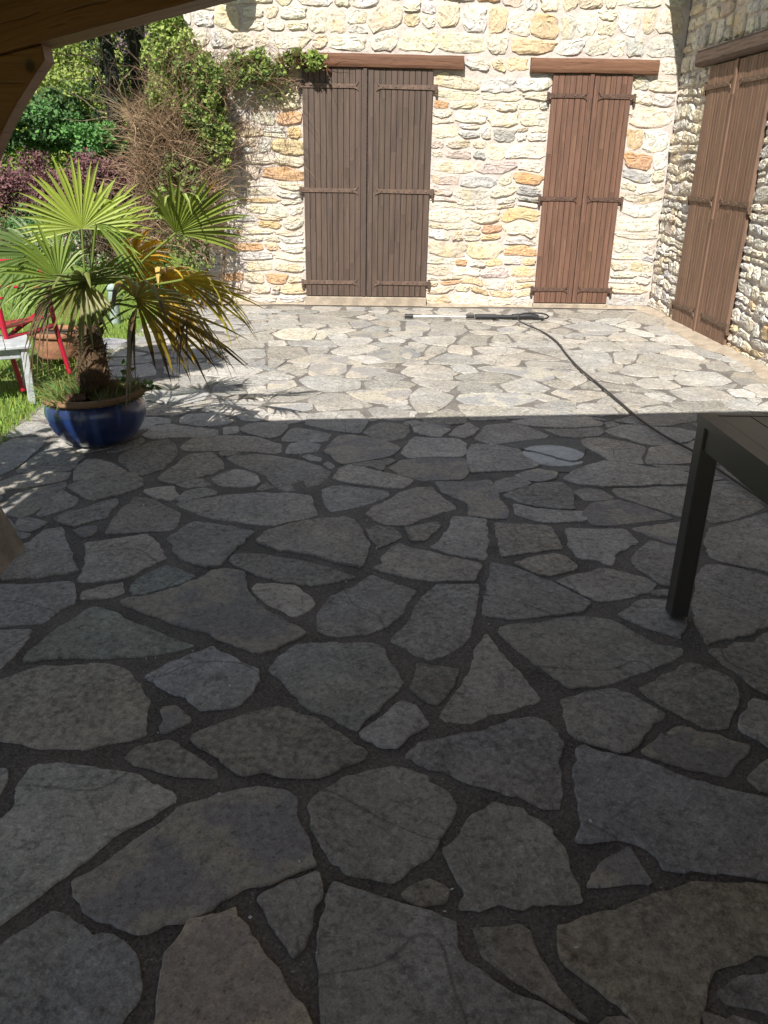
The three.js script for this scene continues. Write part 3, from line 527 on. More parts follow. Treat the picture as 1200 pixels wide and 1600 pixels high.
[-1,177,618,176,622,173,626,167,623,169,616,171,615,172,612,178,584,177,613,182,613,183,618],
[151,-74,695,-59,699,-64,717,-76,714],
[178,-23,503,-17,504,-10,506,-21,513,-27,516],
[260,259,566,270,568,278,581,267,576,256,572],
[-1,260,883,264,889,272,899,256,897,251,897,241,898,238,891,240,886,242,880,249,879,255,877],
[79,-44,368,-40,371,-44,378,-48,368],
[223,193,832,208,830,218,845,199,849,186,843],
[-1,111,882,110,888,111,892,104,897,99,897,90,898,88,889,86,879,94,878,99,875,107,876],
[150,-36,725,-29,729,-26,749,-31,762,-35,767],
[148,-23,729,-14,731,-8,737,-11,750,-26,745],
[185,45,699,52,697,61,702,53,718,46,718],
[-1,228,879,232,884,230,891,227,898,220,897,212,898,212,890,212,885,211,879,215,869,222,875],
[-1,164,886,159,877,168,876,175,869,181,878,182,884,180,889,181,898,173,897,167,897,166,890],
[227,129,857,152,866,148,878,120,872],
[176,23,509,31,508,35,511,33,517,20,513],
[-1,7,877,10,882,8,887,9,894,2,897,-3,897,-11,896,-10,888,-10,880,-5,876,1,877],
[244,179,698,190,703,195,717,180,718],
[-1,45,847,52,850,56,854,56,864,49,866,45,867,38,871,35,867,34,862,35,857,40,854],
[-1,289,658,282,659,280,662,276,662,269,664,273,656,275,653,273,644,280,648,283,652,286,654],
[275,265,510,276,510,287,530,279,532,267,521],
[194,116,706,130,704,139,703,132,715,116,714],
[133,47,871,65,861,69,868,63,880,43,886],
[274,267,525,274,532,277,541,267,539],
[130,7,827,14,823,21,832,11,849,0,838],
[-1,117,879,122,876,129,878,137,879,136,887,134,891,133,895,126,897,122,897,117,892,118,886],
[229,154,846,167,852,167,871,163,875,150,855],
[-1,-52,796,-58,810,-58,814,-59,817,-62,818,-67,820,-75,820,-69,812,-66,810,-65,806,-62,796],
[-1,286,816,296,812,306,817,310,815,313,817,313,822,313,827,314,839,306,827,304,824,303,824],
[163,-19,587,-12,587,-9,594,-16,598,-23,593],
[-1,51,656,27,635,54,652,57,650,57,654,59,656,63,660,57,660,56,660,53,659,52,658],
[-1,-122,894,-120,887,-114,885,-111,887,-106,886,-97,885,-96,896,-104,898,-110,897,-113,897,-120,899],
[228,69,857,79,865,78,881,60,876],
[161,-45,622,-38,618,-36,633,-49,631],
[115,152,471,161,479,159,483,153,482],
[-1,-118,851,-116,852,-110,852,-113,857,-118,857,-119,860,-129,866,-134,860,-132,852,-127,847,-120,849],
[-1,31,894,27,897,21,898,15,897,16,889,17,884,21,881,25,881,33,878,34,883,32,890],
[216,33,485,35,487,38,501,34,502],
[-1,55,695,52,694,41,703,48,692,50,689,50,686,51,676,56,683,57,687,57,690,59,695],
[-1,70,883,73,884,80,889,82,897,74,898,68,897,63,898,61,893,60,889,60,884,65,883],
[-1,306,610,309,602,314,604,313,613,313,615,314,619,311,620,308,618,306,617,305,614,305,613],
[90,-13,397,-11,401,-15,408,-17,405],
[-1,217,835,214,831,216,828,216,824,220,820,223,825,230,825,235,829,227,835,224,837,220,841],
[132,18,865,31,862,33,878,12,876],
[-1,-73,768,-80,770,-83,759,-84,758,-89,755,-89,752,-82,753,-80,748,-78,752,-77,755,-75,757],
[-1,194,823,202,818,200,813,205,810,208,814,212,818,211,821,209,823,207,827,202,827,192,831],
[-1,143,884,149,879,156,886,156,892,160,895,153,898,150,897,148,897,143,898,142,895,142,890],
[140,31,769,41,773,41,792,31,782],
[256,228,595,234,592,239,604,228,602],
[-1,181,765,180,780,185,781,182,785,179,785,177,786,172,789,168,785,164,778,174,780,175,777],
[-1,-80,856,-80,853,-80,850,-77,848,-75,846,-72,846,-62,846,-60,853,-71,854,-72,859,-78,863],
[-1,169,807,170,816,165,816,159,810,158,806,162,803,162,802,164,796,168,795,169,801,169,804],
[-1,-96,816,-99,813,-101,810,-101,804,-94,807,-92,805,-87,803,-90,809,-90,811,-82,824,-92,818],
[-1,304,890,306,889,310,883,313,888,312,892,312,896,310,897,307,897,302,898,289,899,296,889],
[168,3,583,11,584,10,592,0,587],
[-1,196,885,199,885,203,885,204,890,206,895,201,897,196,897,190,898,188,893,190,889,192,884],
[-1,-181,362,-186,360,-193,359,-196,354,-196,344,-194,334,-182,336,-173,339,-162,342,-163,356,-170,363],
[181,8,481,12,482,12,490,8,489],
[-1,50,887,53,891,54,894,54,898,48,897,47,897,44,898,38,897,40,892,40,885,46,889],
[-1,13,852,15,846,16,853,18,855,26,858,20,860,17,861,12,869,13,858,12,857,9,853],
[-1,-87,852,-87,856,-92,855,-94,855,-98,856,-102,854,-96,851,-95,850,-93,846,-92,849,-87,849],
[-1,-196,364,-190,366,-183,368,-179,370,-173,380,-181,385,-185,386,-191,388,-196,385,-196,377,-196,371],
[-1,312,566,313,576,313,579,313,582,314,590,308,594,306,584,306,582,295,579,306,577,306,572],
[-1,273,434,273,449,270,457,257,462,249,460,241,452,239,444,239,431,246,425,258,416,267,429],
[-1,-70,89,-71,81,-76,66,-65,55,-50,55,-34,59,-35,74,-33,82,-34,99,-47,98,-60,97],
[-1,216,123,231,135,233,146,235,154,238,173,227,177,207,176,204,162,201,155,195,141,204,128],
[-1,213,188,225,184,240,184,250,196,257,207,253,223,241,232,226,236,216,228,205,217,209,202],
[-1,230,241,246,236,257,236,269,250,267,266,262,275,250,286,241,284,227,273,219,266,223,248],
[-1,161,140,152,135,149,124,150,110,157,102,166,101,180,102,185,111,196,127,188,135,172,140],
[-1,-121,101,-118,114,-123,125,-130,133,-141,141,-150,136,-155,121,-161,112,-152,101,-143,98,-132,98],
[-1,242,333,233,326,239,311,244,301,258,292,268,301,273,310,275,321,271,333,263,342,254,342],
[-1,259,125,250,123,234,122,235,104,246,99,256,94,264,90,274,100,279,107,277,117,270,126],
[-1,268,364,277,372,277,386,278,394,269,402,257,410,248,400,239,389,237,380,248,371,257,360],
[-1,-137,158,-132,168,-136,178,-146,184,-155,190,-164,181,-169,175,-167,164,-166,154,-157,148,-143,146],
[-1,274,156,281,162,283,172,285,180,282,185,277,194,262,202,250,189,241,179,253,168,265,162],
[-1,141,79,147,90,151,100,143,111,132,112,123,112,110,112,106,96,111,88,117,76,134,64],
[-1,165,199,166,189,174,184,180,184,194,184,207,186,202,208,194,217,182,214,175,210,167,206],
[-1,186,103,187,91,191,84,196,68,212,62,220,83,223,90,228,106,224,118,204,123,194,112],
[-1,-185,224,-180,216,-169,210,-158,206,-152,215,-146,222,-132,237,-145,253,-157,250,-172,241,-175,234],
[-1,212,232,219,243,215,256,199,262,190,260,181,259,171,251,177,243,184,235,191,224,202,222],
[-1,-98,55,-82,56,-78,75,-76,84,-74,100,-89,103,-99,103,-114,101,-117,89,-113,83,-110,69],
[-1,289,238,277,244,268,243,257,230,261,215,274,206,286,208,291,210,301,215,313,226,296,235],
[-1,286,468,295,472,305,474,309,489,297,493,289,496,276,500,267,493,267,483,268,474,274,463],
[-1,121,166,129,156,137,149,144,143,157,143,163,151,162,161,160,169,152,175,145,174,133,175],
[-1,-158,97,-164,103,-180,104,-196,103,-196,85,-196,71,-191,55,-175,55,-161,56,-157,74,-154,84],
[-1,-187,295,-196,285,-195,273,-184,266,-179,261,-167,254,-157,256,-145,267,-153,284,-155,295,-174,294],
[-1,269,276,277,262,289,268,296,272,302,274,313,283,304,291,295,294,285,298,274,297,263,290],
[-1,225,322,213,326,200,318,195,302,201,295,206,287,215,270,223,278,233,287,239,297,232,312],
[-1,290,55,314,57,314,73,308,86,297,91,291,97,281,99,273,92,268,82,269,70,281,56],
[-1,313,135,309,145,299,149,290,153,282,154,276,146,275,135,277,128,283,120,294,126,303,129],
[-1,313,348,308,362,300,365,289,366,280,366,271,358,271,343,277,337,288,334,296,336,312,339],
[-1,292,404,302,407,313,411,313,421,304,430,293,432,282,436,277,431,267,419,271,408,283,400],
[-1,219,330,233,332,243,343,253,348,247,362,240,370,227,380,216,380,211,361,207,352,207,333],
[-1,-171,109,-162,121,-156,134,-158,142,-168,148,-177,147,-188,143,-196,140,-196,127,-196,109,-182,110],
[-1,70,72,75,55,87,55,103,55,120,56,109,81,104,89,100,102,85,96,70,103,70,84],
[-1,-118,134,-108,140,-100,143,-92,152,-97,162,-100,170,-116,176,-126,169,-130,161,-133,150,-129,139],
[-1,-4,56,0,68,2,75,0,83,-3,90,-11,97,-28,94,-28,82,-30,74,-30,60,-13,55],
[-1,154,90,149,83,140,69,144,55,165,55,174,56,196,61,190,74,182,85,177,96,162,96],
[-1,230,91,225,80,221,72,225,55,242,55,251,56,266,58,264,77,258,87,248,90,240,96],
[-1,-119,81,-123,93,-134,93,-144,93,-151,81,-153,71,-153,55,-140,56,-131,56,-116,55,-115,68],
[-1,268,154,262,157,252,162,242,161,239,148,237,137,242,127,254,129,260,129,270,133,272,143],
[-1,297,528,288,525,283,518,273,507,285,503,294,500,305,497,313,500,313,512,313,524,304,528],
[-1,-161,193,-170,203,-175,208,-190,217,-196,212,-196,196,-196,188,-193,181,-184,180,-174,178,-170,183],
[-1,-121,182,-115,193,-119,204,-119,211,-128,226,-140,220,-144,214,-151,206,-155,195,-142,189,-134,184],
[-1,313,452,313,462,306,470,298,466,290,463,279,458,279,448,287,439,298,438,308,434,313,441],
[-1,313,318,314,328,306,332,294,328,286,327,281,315,283,305,290,301,300,298,308,296,313,306],
[-1,166,178,167,167,166,156,168,147,179,144,192,148,195,157,199,166,204,181,185,178,176,178],
[-1,146,133,139,142,131,149,121,156,116,147,113,138,107,130,109,115,122,118,132,118,142,126],
[-1,-116,123,-114,112,-103,107,-92,108,-81,107,-83,122,-86,129,-90,134,-96,141,-104,137,-111,132],
[-1,287,188,293,181,302,182,306,182,313,186,313,195,314,206,307,213,298,206,286,203,284,192],
[-1,284,374,295,372,301,370,314,370,313,383,313,388,314,399,304,402,296,398,289,397,283,387],
[-1,299,266,289,263,275,254,283,247,294,241,302,238,314,236,313,249,313,257,314,266,305,270],
[-1,159,238,157,231,154,227,149,219,156,213,167,212,174,216,180,218,181,229,176,235,169,244],
[-1,313,169,314,178,305,176,299,176,292,176,288,166,287,160,298,155,305,152,314,154,313,161],
[-1,158,205,152,209,143,208,141,198,139,195,131,187,141,180,149,180,157,180,161,188,159,197],
[-1,1,59,10,55,19,55,27,55,34,60,30,68,26,75,20,74,14,74,6,73,4,66],
[-1,305,125,296,121,285,115,285,104,294,99,302,96,315,89,314,104,314,110,314,114,314,131],
[-1,-196,170,-196,163,-196,159,-196,147,-191,146,-182,149,-173,153,-172,162,-174,173,-185,174,-195,177],
[-1,300,552,297,550,284,536,296,536,305,534,314,537,312,545,313,548,313,554,310,560,302,560],
[-1,20,80,26,79,29,86,31,92,23,97,17,97,14,96,0,98,4,86,7,81,13,79],
[-1,181,283,165,277,171,265,179,264,189,266,203,267,205,278,199,284,198,291,188,302,183,286],
[-1,-196,252,-196,248,-196,244,-196,222,-190,226,-180,238,-175,245,-179,255,-185,259,-191,264,-196,268]];
// kinds and tints of the stones that stand out: index in the survey -> [material, r, g, b]
const SPECIAL = { 0: [1, 1.12, 1.10, 1.04], 1: [0, 0.90, 0.94, 1.0], 3: [1, 0.9, 0.89, 0.85], 4: [1, 0.88, 0.87, 0.84], 5: [0, 1.20, 1.23, 1.22], 7: [2, 1.0, 0.99, 1.0], 8: [0, 0.86, 0.89, 0.92], 9: [2, 1.38, 1.26, 1.12], 10: [0, 0.84, 0.84, 0.84], 11: [0, 0.86, 0.85, 0.84], 12: [0, 0.88, 0.88, 0.84], 13: [1, 0.92, 0.92, 0.96], 17: [0, 0.80, 0.83, 0.82], 18: [1, 0.98, 0.98, 0.98], 28: [0, 0.80, 0.79, 0.74], 40: [2, 0.94, 0.91, 0.86], 43: [0, 0.80, 0.81, 0.84], 45: [0, 0.86, 0.85, 0.83], 48: [1, 0.98, 0.92, 0.80], 51: [0, 0.74, 0.81, 0.76], 52: [2, 0.86, 0.85, 0.84], 53: [0, 0.68, 0.75, 0.72] };
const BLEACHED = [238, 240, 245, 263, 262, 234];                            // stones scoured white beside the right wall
{
  rnd = mulberry(77);
  const rest = [[], [], []];
  PAVING.forEach((a, k) => {
    const id = a[0], split = [0, 1, 5, 9, 45, 47].includes(id); rnd = mulberry(id >= 0 ? 5000 + id : 9000 + k); let P = []; for (let i = 1; i < a.length; i += 2) P.push([a[i] / 100, -a[i + 1] / 100]);
    const cx = P.reduce((s, p) => s + p[0], 0) / P.length, cz = P.reduce((s, p) => s + p[1], 0) / P.length, far = -cz, step = far < 3.2 ? 0.022 : far < 5.2 ? 0.05 : 0.09, amp = far < 5.2 ? 0.013 : 0.008, grow = far > 5 ? 0.009 : far > 3.6 ? 0.007 : split ? -0.0016 : 0.004;
    // round the corners once, then give the edge a broken line
    let Q = []; for (let i = 0; i < P.length; i++) { const p = P[i], n = P[(i + 1) % P.length]; Q.push([lerp(p[0], n[0], 0.1), lerp(p[1], n[1], 0.1)], [lerp(p[0], n[0], 0.9), lerp(p[1], n[1], 0.9)]); }
    let E = []; for (let i = 0; i < Q.length; i++) { const p = Q[i], n = Q[(i + 1) % Q.length], L = Math.hypot(n[0] - p[0], n[1] - p[1]), m = Math.max(1, Math.round(L / step)); for (let j = 0; j < m; j++) E.push([lerp(p[0], n[0], j / m), lerp(p[1], n[1], j / m)]); }
    E = E.map(([x, z]) => [x + amp * 2 * (fbm(x * 26 + id, z * 26, 4, 201) - 0.5), z + amp * 2 * (fbm(x * 26, z * 26 + id, 4, 202) - 0.5)]);
    const N = E.length, inset = (w) => E.map((p, i) => { const a0 = E[(i + N - 1) % N], b0 = E[(i + 1) % N]; let dx = b0[0] - a0[0], dz = b0[1] - a0[1]; const L = Math.hypot(dx, dz) || 1; let ix = dz / L, iz = -dx / L; return [p[0] + ix * w, p[1] + iz * w]; });
    // area sign decides which side is inside
    let ar = 0; for (let i = 0; i < N; i++) { const p = E[i], n = E[(i + 1) % N]; ar += p[0] * n[1] - n[0] * p[1]; }
    const sg = ar > 0 ? -1 : 1, h = R(0.003, 0.008), tx = R(-0.008, 0.008), tz = R(-0.008, 0.008), Y = (p) => h + (split ? 0 : tx * (p[0] - cx) + tz * (p[1] - cz)) + 0.006 * (fbm(p[0] * 7 + id, p[1] * 7, 2, 203) - 0.5);
    const r1 = inset(-sg * grow), r2 = inset(sg * (0.0015 - grow)), r3 = inset(sg * (0.0045 - grow)), th = R(0, 6.28), ct = Math.cos(th), st = Math.sin(th), ou = rnd(), ov = rnd();
    const kind = SPECIAL[id] ? SPECIAL[id][0] : (rnd() < 0.62 ? 0 : rnd() < 0.55 ? 1 : 2), wash = id >= 0 && [101, 102, 103].includes(id);
    const pos = [], uv = [], put = (p, y) => { pos.push(p[0], y, p[1]); if (wash) uv.push((p[0] - CIRC[0]) / 0.8 + 0.5, (p[1] - CIRC[1]) / 0.8 + 0.5); else uv.push((p[0] * ct - p[1] * st) / 1.15 + ou, (p[0] * st + p[1] * ct) / 1.15 + ov); };
    const tri = (A, ya, B, yb, C, yc) => { if (sg < 0) { put(A, ya); put(C, yc); put(B, yb); } else { put(A, ya); put(B, yb); put(C, yc); } };
    for (let i = 0; i < N; i++) { const j = (i + 1) % N;
      tri(r1[i], -0.012, r1[j], -0.012, r2[j], Y(r2[j]) - 0.0025); tri(r1[i], -0.012, r2[j], Y(r2[j]) - 0.0025, r2[i], Y(r2[i]) - 0.0025);
      tri(r2[i], Y(r2[i]) - 0.0025, r2[j], Y(r2[j]) - 0.0025, r3[j], Y(r3[j])); tri(r2[i], Y(r2[i]) - 0.0025, r3[j], Y(r3[j]), r3[i], Y(r3[i])); }
    const cap = THREE.ShapeUtils.triangulateShape(r3.map((p) => new THREE.Vector2(p[0], p[1])), []);
    for (const [A, B, C] of cap) { const p = r3[A], q = r3[B], s = r3[C]; const o = (q[0] - p[0]) * (s[1] - p[1]) - (s[0] - p[0]) * (q[1] - p[1]); if (o > 0) { put(p, Y(p)); put(s, Y(s)); put(q, Y(q)); } else { put(p, Y(p)); put(q, Y(q)); put(s, Y(s)); } }
    const g = geo(pos, uv); let c;
    const b = R(0.80, 1.18), w = R(-0.015, 0.05);
    c = SPECIAL[id] ? SPECIAL[id].slice(1).map((q) => q * 1.12) : [b * (1.01 + w), b, b * (0.99 - w)];
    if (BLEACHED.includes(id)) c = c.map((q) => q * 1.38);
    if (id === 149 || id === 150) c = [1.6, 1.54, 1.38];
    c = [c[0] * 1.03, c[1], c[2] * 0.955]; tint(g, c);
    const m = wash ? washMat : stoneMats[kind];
    if (k < 300) obj('paving_stone', g, m, terrace); else rest[wash ? 0 : kind].push(g);
  });
  rest.forEach((l, i) => { if (l.length) { const o = obj('small_paving_stones', l, stoneMats[i], terrace); o.userData.kind = 'stuff'; } });
  // mortar fillets where the terrace meets the two walls
  const strip = (pts, w0, w1, y, nx) => { const pos = [], uv = []; const M = 60; const edge = (t, s) => { const x = lerp(pts[0], pts[2], t), z = lerp(pts[1], pts[3], t), w = s ? w0 + (w1 - w0) * fbm(t * 9, 5, 4, 7 + nx) : 0; return nx ? [x - w, y + (s ? 0 : 0.035), z] : [x, y + (s ? 0 : 0.035), z + w]; };
    for (let i = 0; i < M; i++) { const a = edge(i / M, 0), b = edge((i + 1) / M, 0), c = edge((i + 1) / M, 1), d = edge(i / M, 1); for (const q of nx ? [a, c, b, a, d, c] : [a, c, b, a, d, c]) { pos.push(...q); uv.push(q[0] / 0.6, q[2] / 0.6); } }
    return geo(pos, uv); };
  obj('mortar_fillet', strip([-1.9, -9.15, 3.2, -9.15], 0.03, 0.16, 0.006, 0), sandMat, terrace);
  obj('mortar_fillet', strip([3.215, -9.15, 3.215, -3.0], 0.04, 0.26, 0.006, 1), sandMat, terrace);
}
// ---------- rubble stone walls ----------
function split(x, y, w, h, o, out, sc = 1) {                // break a field of wall into uneven stones
  if (w * h > 0.09 && w * h < 0.5) sc = R(0.72, 1.35);
  const hm = o.h(y + h / 2).map((q) => q * sc), wm = o.w(y + h / 2).map((q) => q * sc);
  if (w <= wm[1] && h <= hm[1] && (h <= hm[0] * 1.7 || rnd() < 0.55) && (w <= wm[0] * 2 || rnd() < 0.6)) { out.push([x, y, w, h]); return; }
  if (h > hm[1] || (h / hm[0] > w / wm[0] && h > hm[0] * 1.5)) { const t = R(0.34, 0.66); split(x, y, w, h * t, o, out, sc); split(x, y + h * t, w, h * (1 - t), o, out, sc); }
  else { const t = R(0.3, 0.7); split(x, y, w * t, h, o, out, sc); split(x + w * t, y, w * (1 - t), h, o, out, sc); }
}
function rubble(fields, o) {
  const cells = []; for (const [x0, y0, x1, y1, l, r] of fields) { const c = []; split(x0, y0, x1 - x0, y1 - y0, o, c); for (const q of c) cells.push([...q, x0, x1, y0, y1, l, r]); }
  return cells.map(([x, y, w, h, X0, X1, Y0, Y1, l, r], k) => {
    const g = Math.min(o.gap * R(0.5, 1.6), h * 0.16), a = w / 2 - g, b = h / 2 - g, cx = x + w / 2, cy = y + h / 2, n = 16, p = [], e = R(4.5, 12), sh = R(-0.12, 0.12), tp = R(-0.16, 0.16);
    for (let i = 0; i < n; i++) {
      const t = (i + 0.5) / n * Math.PI * 2, c = Math.cos(t), s = Math.sin(t), q = Math.pow(Math.pow(Math.abs(c), e) + Math.pow(Math.abs(s), e), -1 / e) * (1 + 0.24 * (hash2(k, i, 7) - 0.55));
      let u = c * q * a, v = s * q * b; u *= 1 + tp * v / b; v += sh * u * Math.min(1, b / a) * 0.7; let px = cx + u, py = cy + v;
      const dl = l ? sstep(px - X0, 0, 0.25) : 1, dr = r ? sstep(X1 - px, 0, 0.25) : 1, dv = sstep(py - Y0, 0, 0.15), m = dl * dr * dv;
      px += m * 0.11 * (fbm(px * 2.1, py * 2.6, 2, 301) - 0.5); py += m * 0.15 * (fbm(px * 1.7 + 9, py * 2.2, 2, 302) - 0.5);
      p.push([px, py]);
    }
    return { p, cx, cy, w, h, k };
  });
}
function rock(st, depth, place, rough = 1) {                            // a rough-faced block, its back sunk in the mortar
  const n = st.p.length, k = st.k, rings = [[1, -0.03], [0.985, 0.30], [0.90, 0.80], [0.68, 0.98], [0.36, 1.0]], V = [], uo = hash2(k, 1, 3), vo = hash2(k, 2, 3);
  const tx = (hash2(k, 3, 9) - 0.5) * 0.5, ty = (hash2(k, 4, 9) - 0.5) * 0.6;
  for (let r = 0; r < 5; r++) for (let i = 0; i < n; i++) {
    const f = rings[r][0] * (r ? 1 + (r > 1 ? 0.2 : 0.05) * (hash2(i, r, k + 40) - 0.5) : 1), x = st.cx + (st.p[i][0] - st.cx) * f, y = st.cy + (st.p[i][1] - st.cy) * f;
    const z = r ? depth * rings[r][1] * (1 + tx * (x - st.cx) / st.w * 2 + ty * (y - st.cy) / st.h * 2) + rough * (depth * (r > 1 ? 0.7 : 0.4) * (hash2(i * 3 + r, k, 41) - 0.5) + 0.010 * (fbm(x * 12, y * 12, 3, 43) - 0.5) + 0.006 * (hash2(i * 5 + r, k, 47) - 0.5)) : -0.035;
    V.push([x, y, z]);
  }
  const C = [st.cx, st.cy, depth * R(0.85, 1.1)], pos = [], uv = [];
  const put = (v) => { pos.push(...place(v)); uv.push(v[0] / 0.7 + uo, v[1] / 0.7 + vo); };
  for (let r = 0; r < 4; r++) for (let i = 0; i < n; i++) { const j = (i + 1) % n, a = V[r * n + i], b = V[r * n + j], c = V[(r + 1) * n + j], d = V[(r + 1) * n + i]; put(a); put(b); put(c); put(a); put(c); put(d); }
  for (let i = 0; i < n; i++) { put(V[4 * n + i]); put(V[4 * n + (i + 1) % n]); put(C); }
  return geo(pos, uv);
}
const CREAM = [0.70, 0.64, 0.53], PALE = [0.66, 0.63, 0.57], GREY = [0.48, 0.465, 0.45], OCHRE = [0.67, 0.52, 0.33], ORANGE = [0.60, 0.38, 0.23], BUFF = [0.66, 0.57, 0.44], ROSE = [0.64, 0.54, 0.48];
function pick(list) { let t = rnd() * list.reduce((s, q) => s + q[1], 0); for (const [c, w] of list) { t -= w; if (t <= 0) return c; } return list[0][0]; }
function limeFace(x0, x1, y0, y1, place, s) {               // hand-pointed mortar, slightly uneven
  const nx = Math.round((x1 - x0) / 0.05), ny = Math.round((y1 - y0) / 0.05), pos = [], uv = [], v = (i, j) => { const x = lerp(x0, x1, i / nx), y = lerp(y0, y1, j / ny); return [x, y, 0.022 * (fbm(x * 5, y * 5, 4, s) - 0.5)]; };
  for (let j = 0; j < ny; j++) for (let i = 0; i < nx; i++) for (const q of [v(i, j), v(i + 1, j), v(i + 1, j + 1), v(i, j), v(i + 1, j + 1), v(i, j + 1)]) { pos.push(...place(q)); uv.push(q[0] / 1.1, q[1] / 1.1); }
  const g = geo(pos, uv); return g;
}
// ---------- shutters ----------
function plank(w, h, d) { const b = 0.0035, s = new THREE.Shape(); s.moveTo(-w / 2, 0); s.lineTo(w / 2, 0); s.lineTo(w / 2, d - b); s.lineTo(w / 2 - b, d); s.lineTo(-w / 2 + b, d); s.lineTo(-w / 2, d - b); s.closePath(); const g = new THREE.ExtrudeGeometry(s, { depth: h, bevelEnabled: false }); g.rotateX(-Math.PI / 2); g.scale(1, 1, -1); const q = g.index ? g.toNonIndexed() : g; for (let i = 0; i < q.attributes.position.count; i += 3) { for (const k of ['position', 'uv', 'normal']) { const a = q.attributes[k], z = a.itemSize; for (let c = 0; c < z; c++) { const t = a.array[(i + 1) * z + c]; a.array[(i + 1) * z + c] = a.array[(i + 2) * z + c]; a.array[(i + 2) * z + c] = t; } } } q.computeVertexNormals(); return q; }
function shutterLeaf(parent, w, h, n, hinge, frame, mWood, mIron, straps, knob, name) {   // local: x across from the hinge jamb, y up, z out
  const s = sub('shutter', parent); frame(s); const stile = 0.0, pw = w / n, d = 0.03;
  for (let i = 0; i < n; i++) { const g = boxUV(plank(pw - 0.003, h, d + R(-0.0015, 0.0015)), 1, R(0, 3), R(0, 3)); g.translate((hinge > 0 ? 1 : -1) * (i + 0.5) * pw, 0, 0); const t = R(0.95, 1.05); obj('plank', tint(g, [t, t * R(0.96, 1.02), t * R(0.93, 1.03)]), mWood, s); }
  { const g = boxUV(plank(0.04, h + 0.006, 0.010), 1, R(0, 3), 0); g.translate((hinge > 0 ? 1 : -1) * (w - (knob ? 0.022 : 0.035)), 0, d + 0.002); if (knob) obj('cover_strip', tint(g, [0.95, 0.95, 0.95]), mWood, s); }
  for (const y of straps) {
    const L = w * 0.86, q = new THREE.Shape(), t = 0.021; q.moveTo(-0.03, -t); q.lineTo(L - 0.05, -t * 0.8); q.quadraticCurveTo(L - 0.02, -t * 0.9, L + 0.005, -t * 1.9); q.lineTo(L - 0.012, -t * 0.5); q.lineTo(L - 0.03, 0); q.lineTo(L - 0.012, t * 0.5); q.lineTo(L + 0.005, t * 1.9); q.quadraticCurveTo(L - 0.02, t * 0.9, L - 0.05, t * 0.8); q.lineTo(-0.03, t); q.closePath();
    const parts = [new THREE.ExtrudeGeometry(q, { depth: 0.006, bevelEnabled: true, bevelSize: 0.0015, bevelThickness: 0.0015, bevelSegments: 1 })];
    for (const f of [0.06, 0.36, 0.66, 0.9]) { const r = new THREE.SphereGeometry(0.0095, 8, 5); r.scale(1, 1, 0.6); r.translate(L * f, 0, 0.008); parts.push(r); }
    const pin = new THREE.CylinderGeometry(0.013, 0.013, 0.075, 10); pin.translate(-0.035, -0.008, 0.0); parts.push(pin);
    const arm = new THREE.BoxGeometry(0.018, 0.022, 0.05); arm.translate(-0.035, -0.055, -0.02); parts.push(arm);
    const g = boxUV(merge(parts), 0.5, rnd(), rnd()); if (hinge < 0) { g.scale(-1, 1, 1); const p = g.attributes.position; for (let i = 0; i < p.count; i += 3) for (const k of ['position', 'normal', 'uv']) { const a = g.attributes[k], z = a.itemSize; for (let c = 0; c < z; c++) { const tt = a.array[(i + 1) * z + c]; a.array[(i + 1) * z + c] = a.array[(i + 2) * z + c]; a.array[(i + 2) * z + c] = tt; } } g.computeVertexNormals(); }
    g.translate(0, y, d + 0.003); obj('strap_hinge', g, mIron, s);
  }
  return s;
}
function oldBeam(w, h, d, s) {                              // a hewn lintel: long box with wavering faces
  const g = new THREE.BoxGeometry(w, h, d, 24, 4, 3).toNonIndexed(), p = g.attributes.position;
  for (let i = 0; i < p.count; i++) { const x = p.getX(i), y = p.getY(i), z = p.getZ(i), ch = (Math.abs(y) > h / 2 - 0.001 && Math.abs(z) > d / 2 - 0.001) ? 0.88 : 1; p.setXYZ(i, x + 0.012 * (fbm(y * 20, z * 20 + s, 2, s) - 0.5), y * ch + 0.014 * (fbm(x * 3, z * 9 + s, 3, s + 1) - 0.5), z * ch + 0.010 * (fbm(x * 4, y * 9 + s, 3, s + 2) - 0.5)); }
  g.computeVertexNormals(); return boxUV(g, 0.9, s * 0.37, s * 0.21);
}
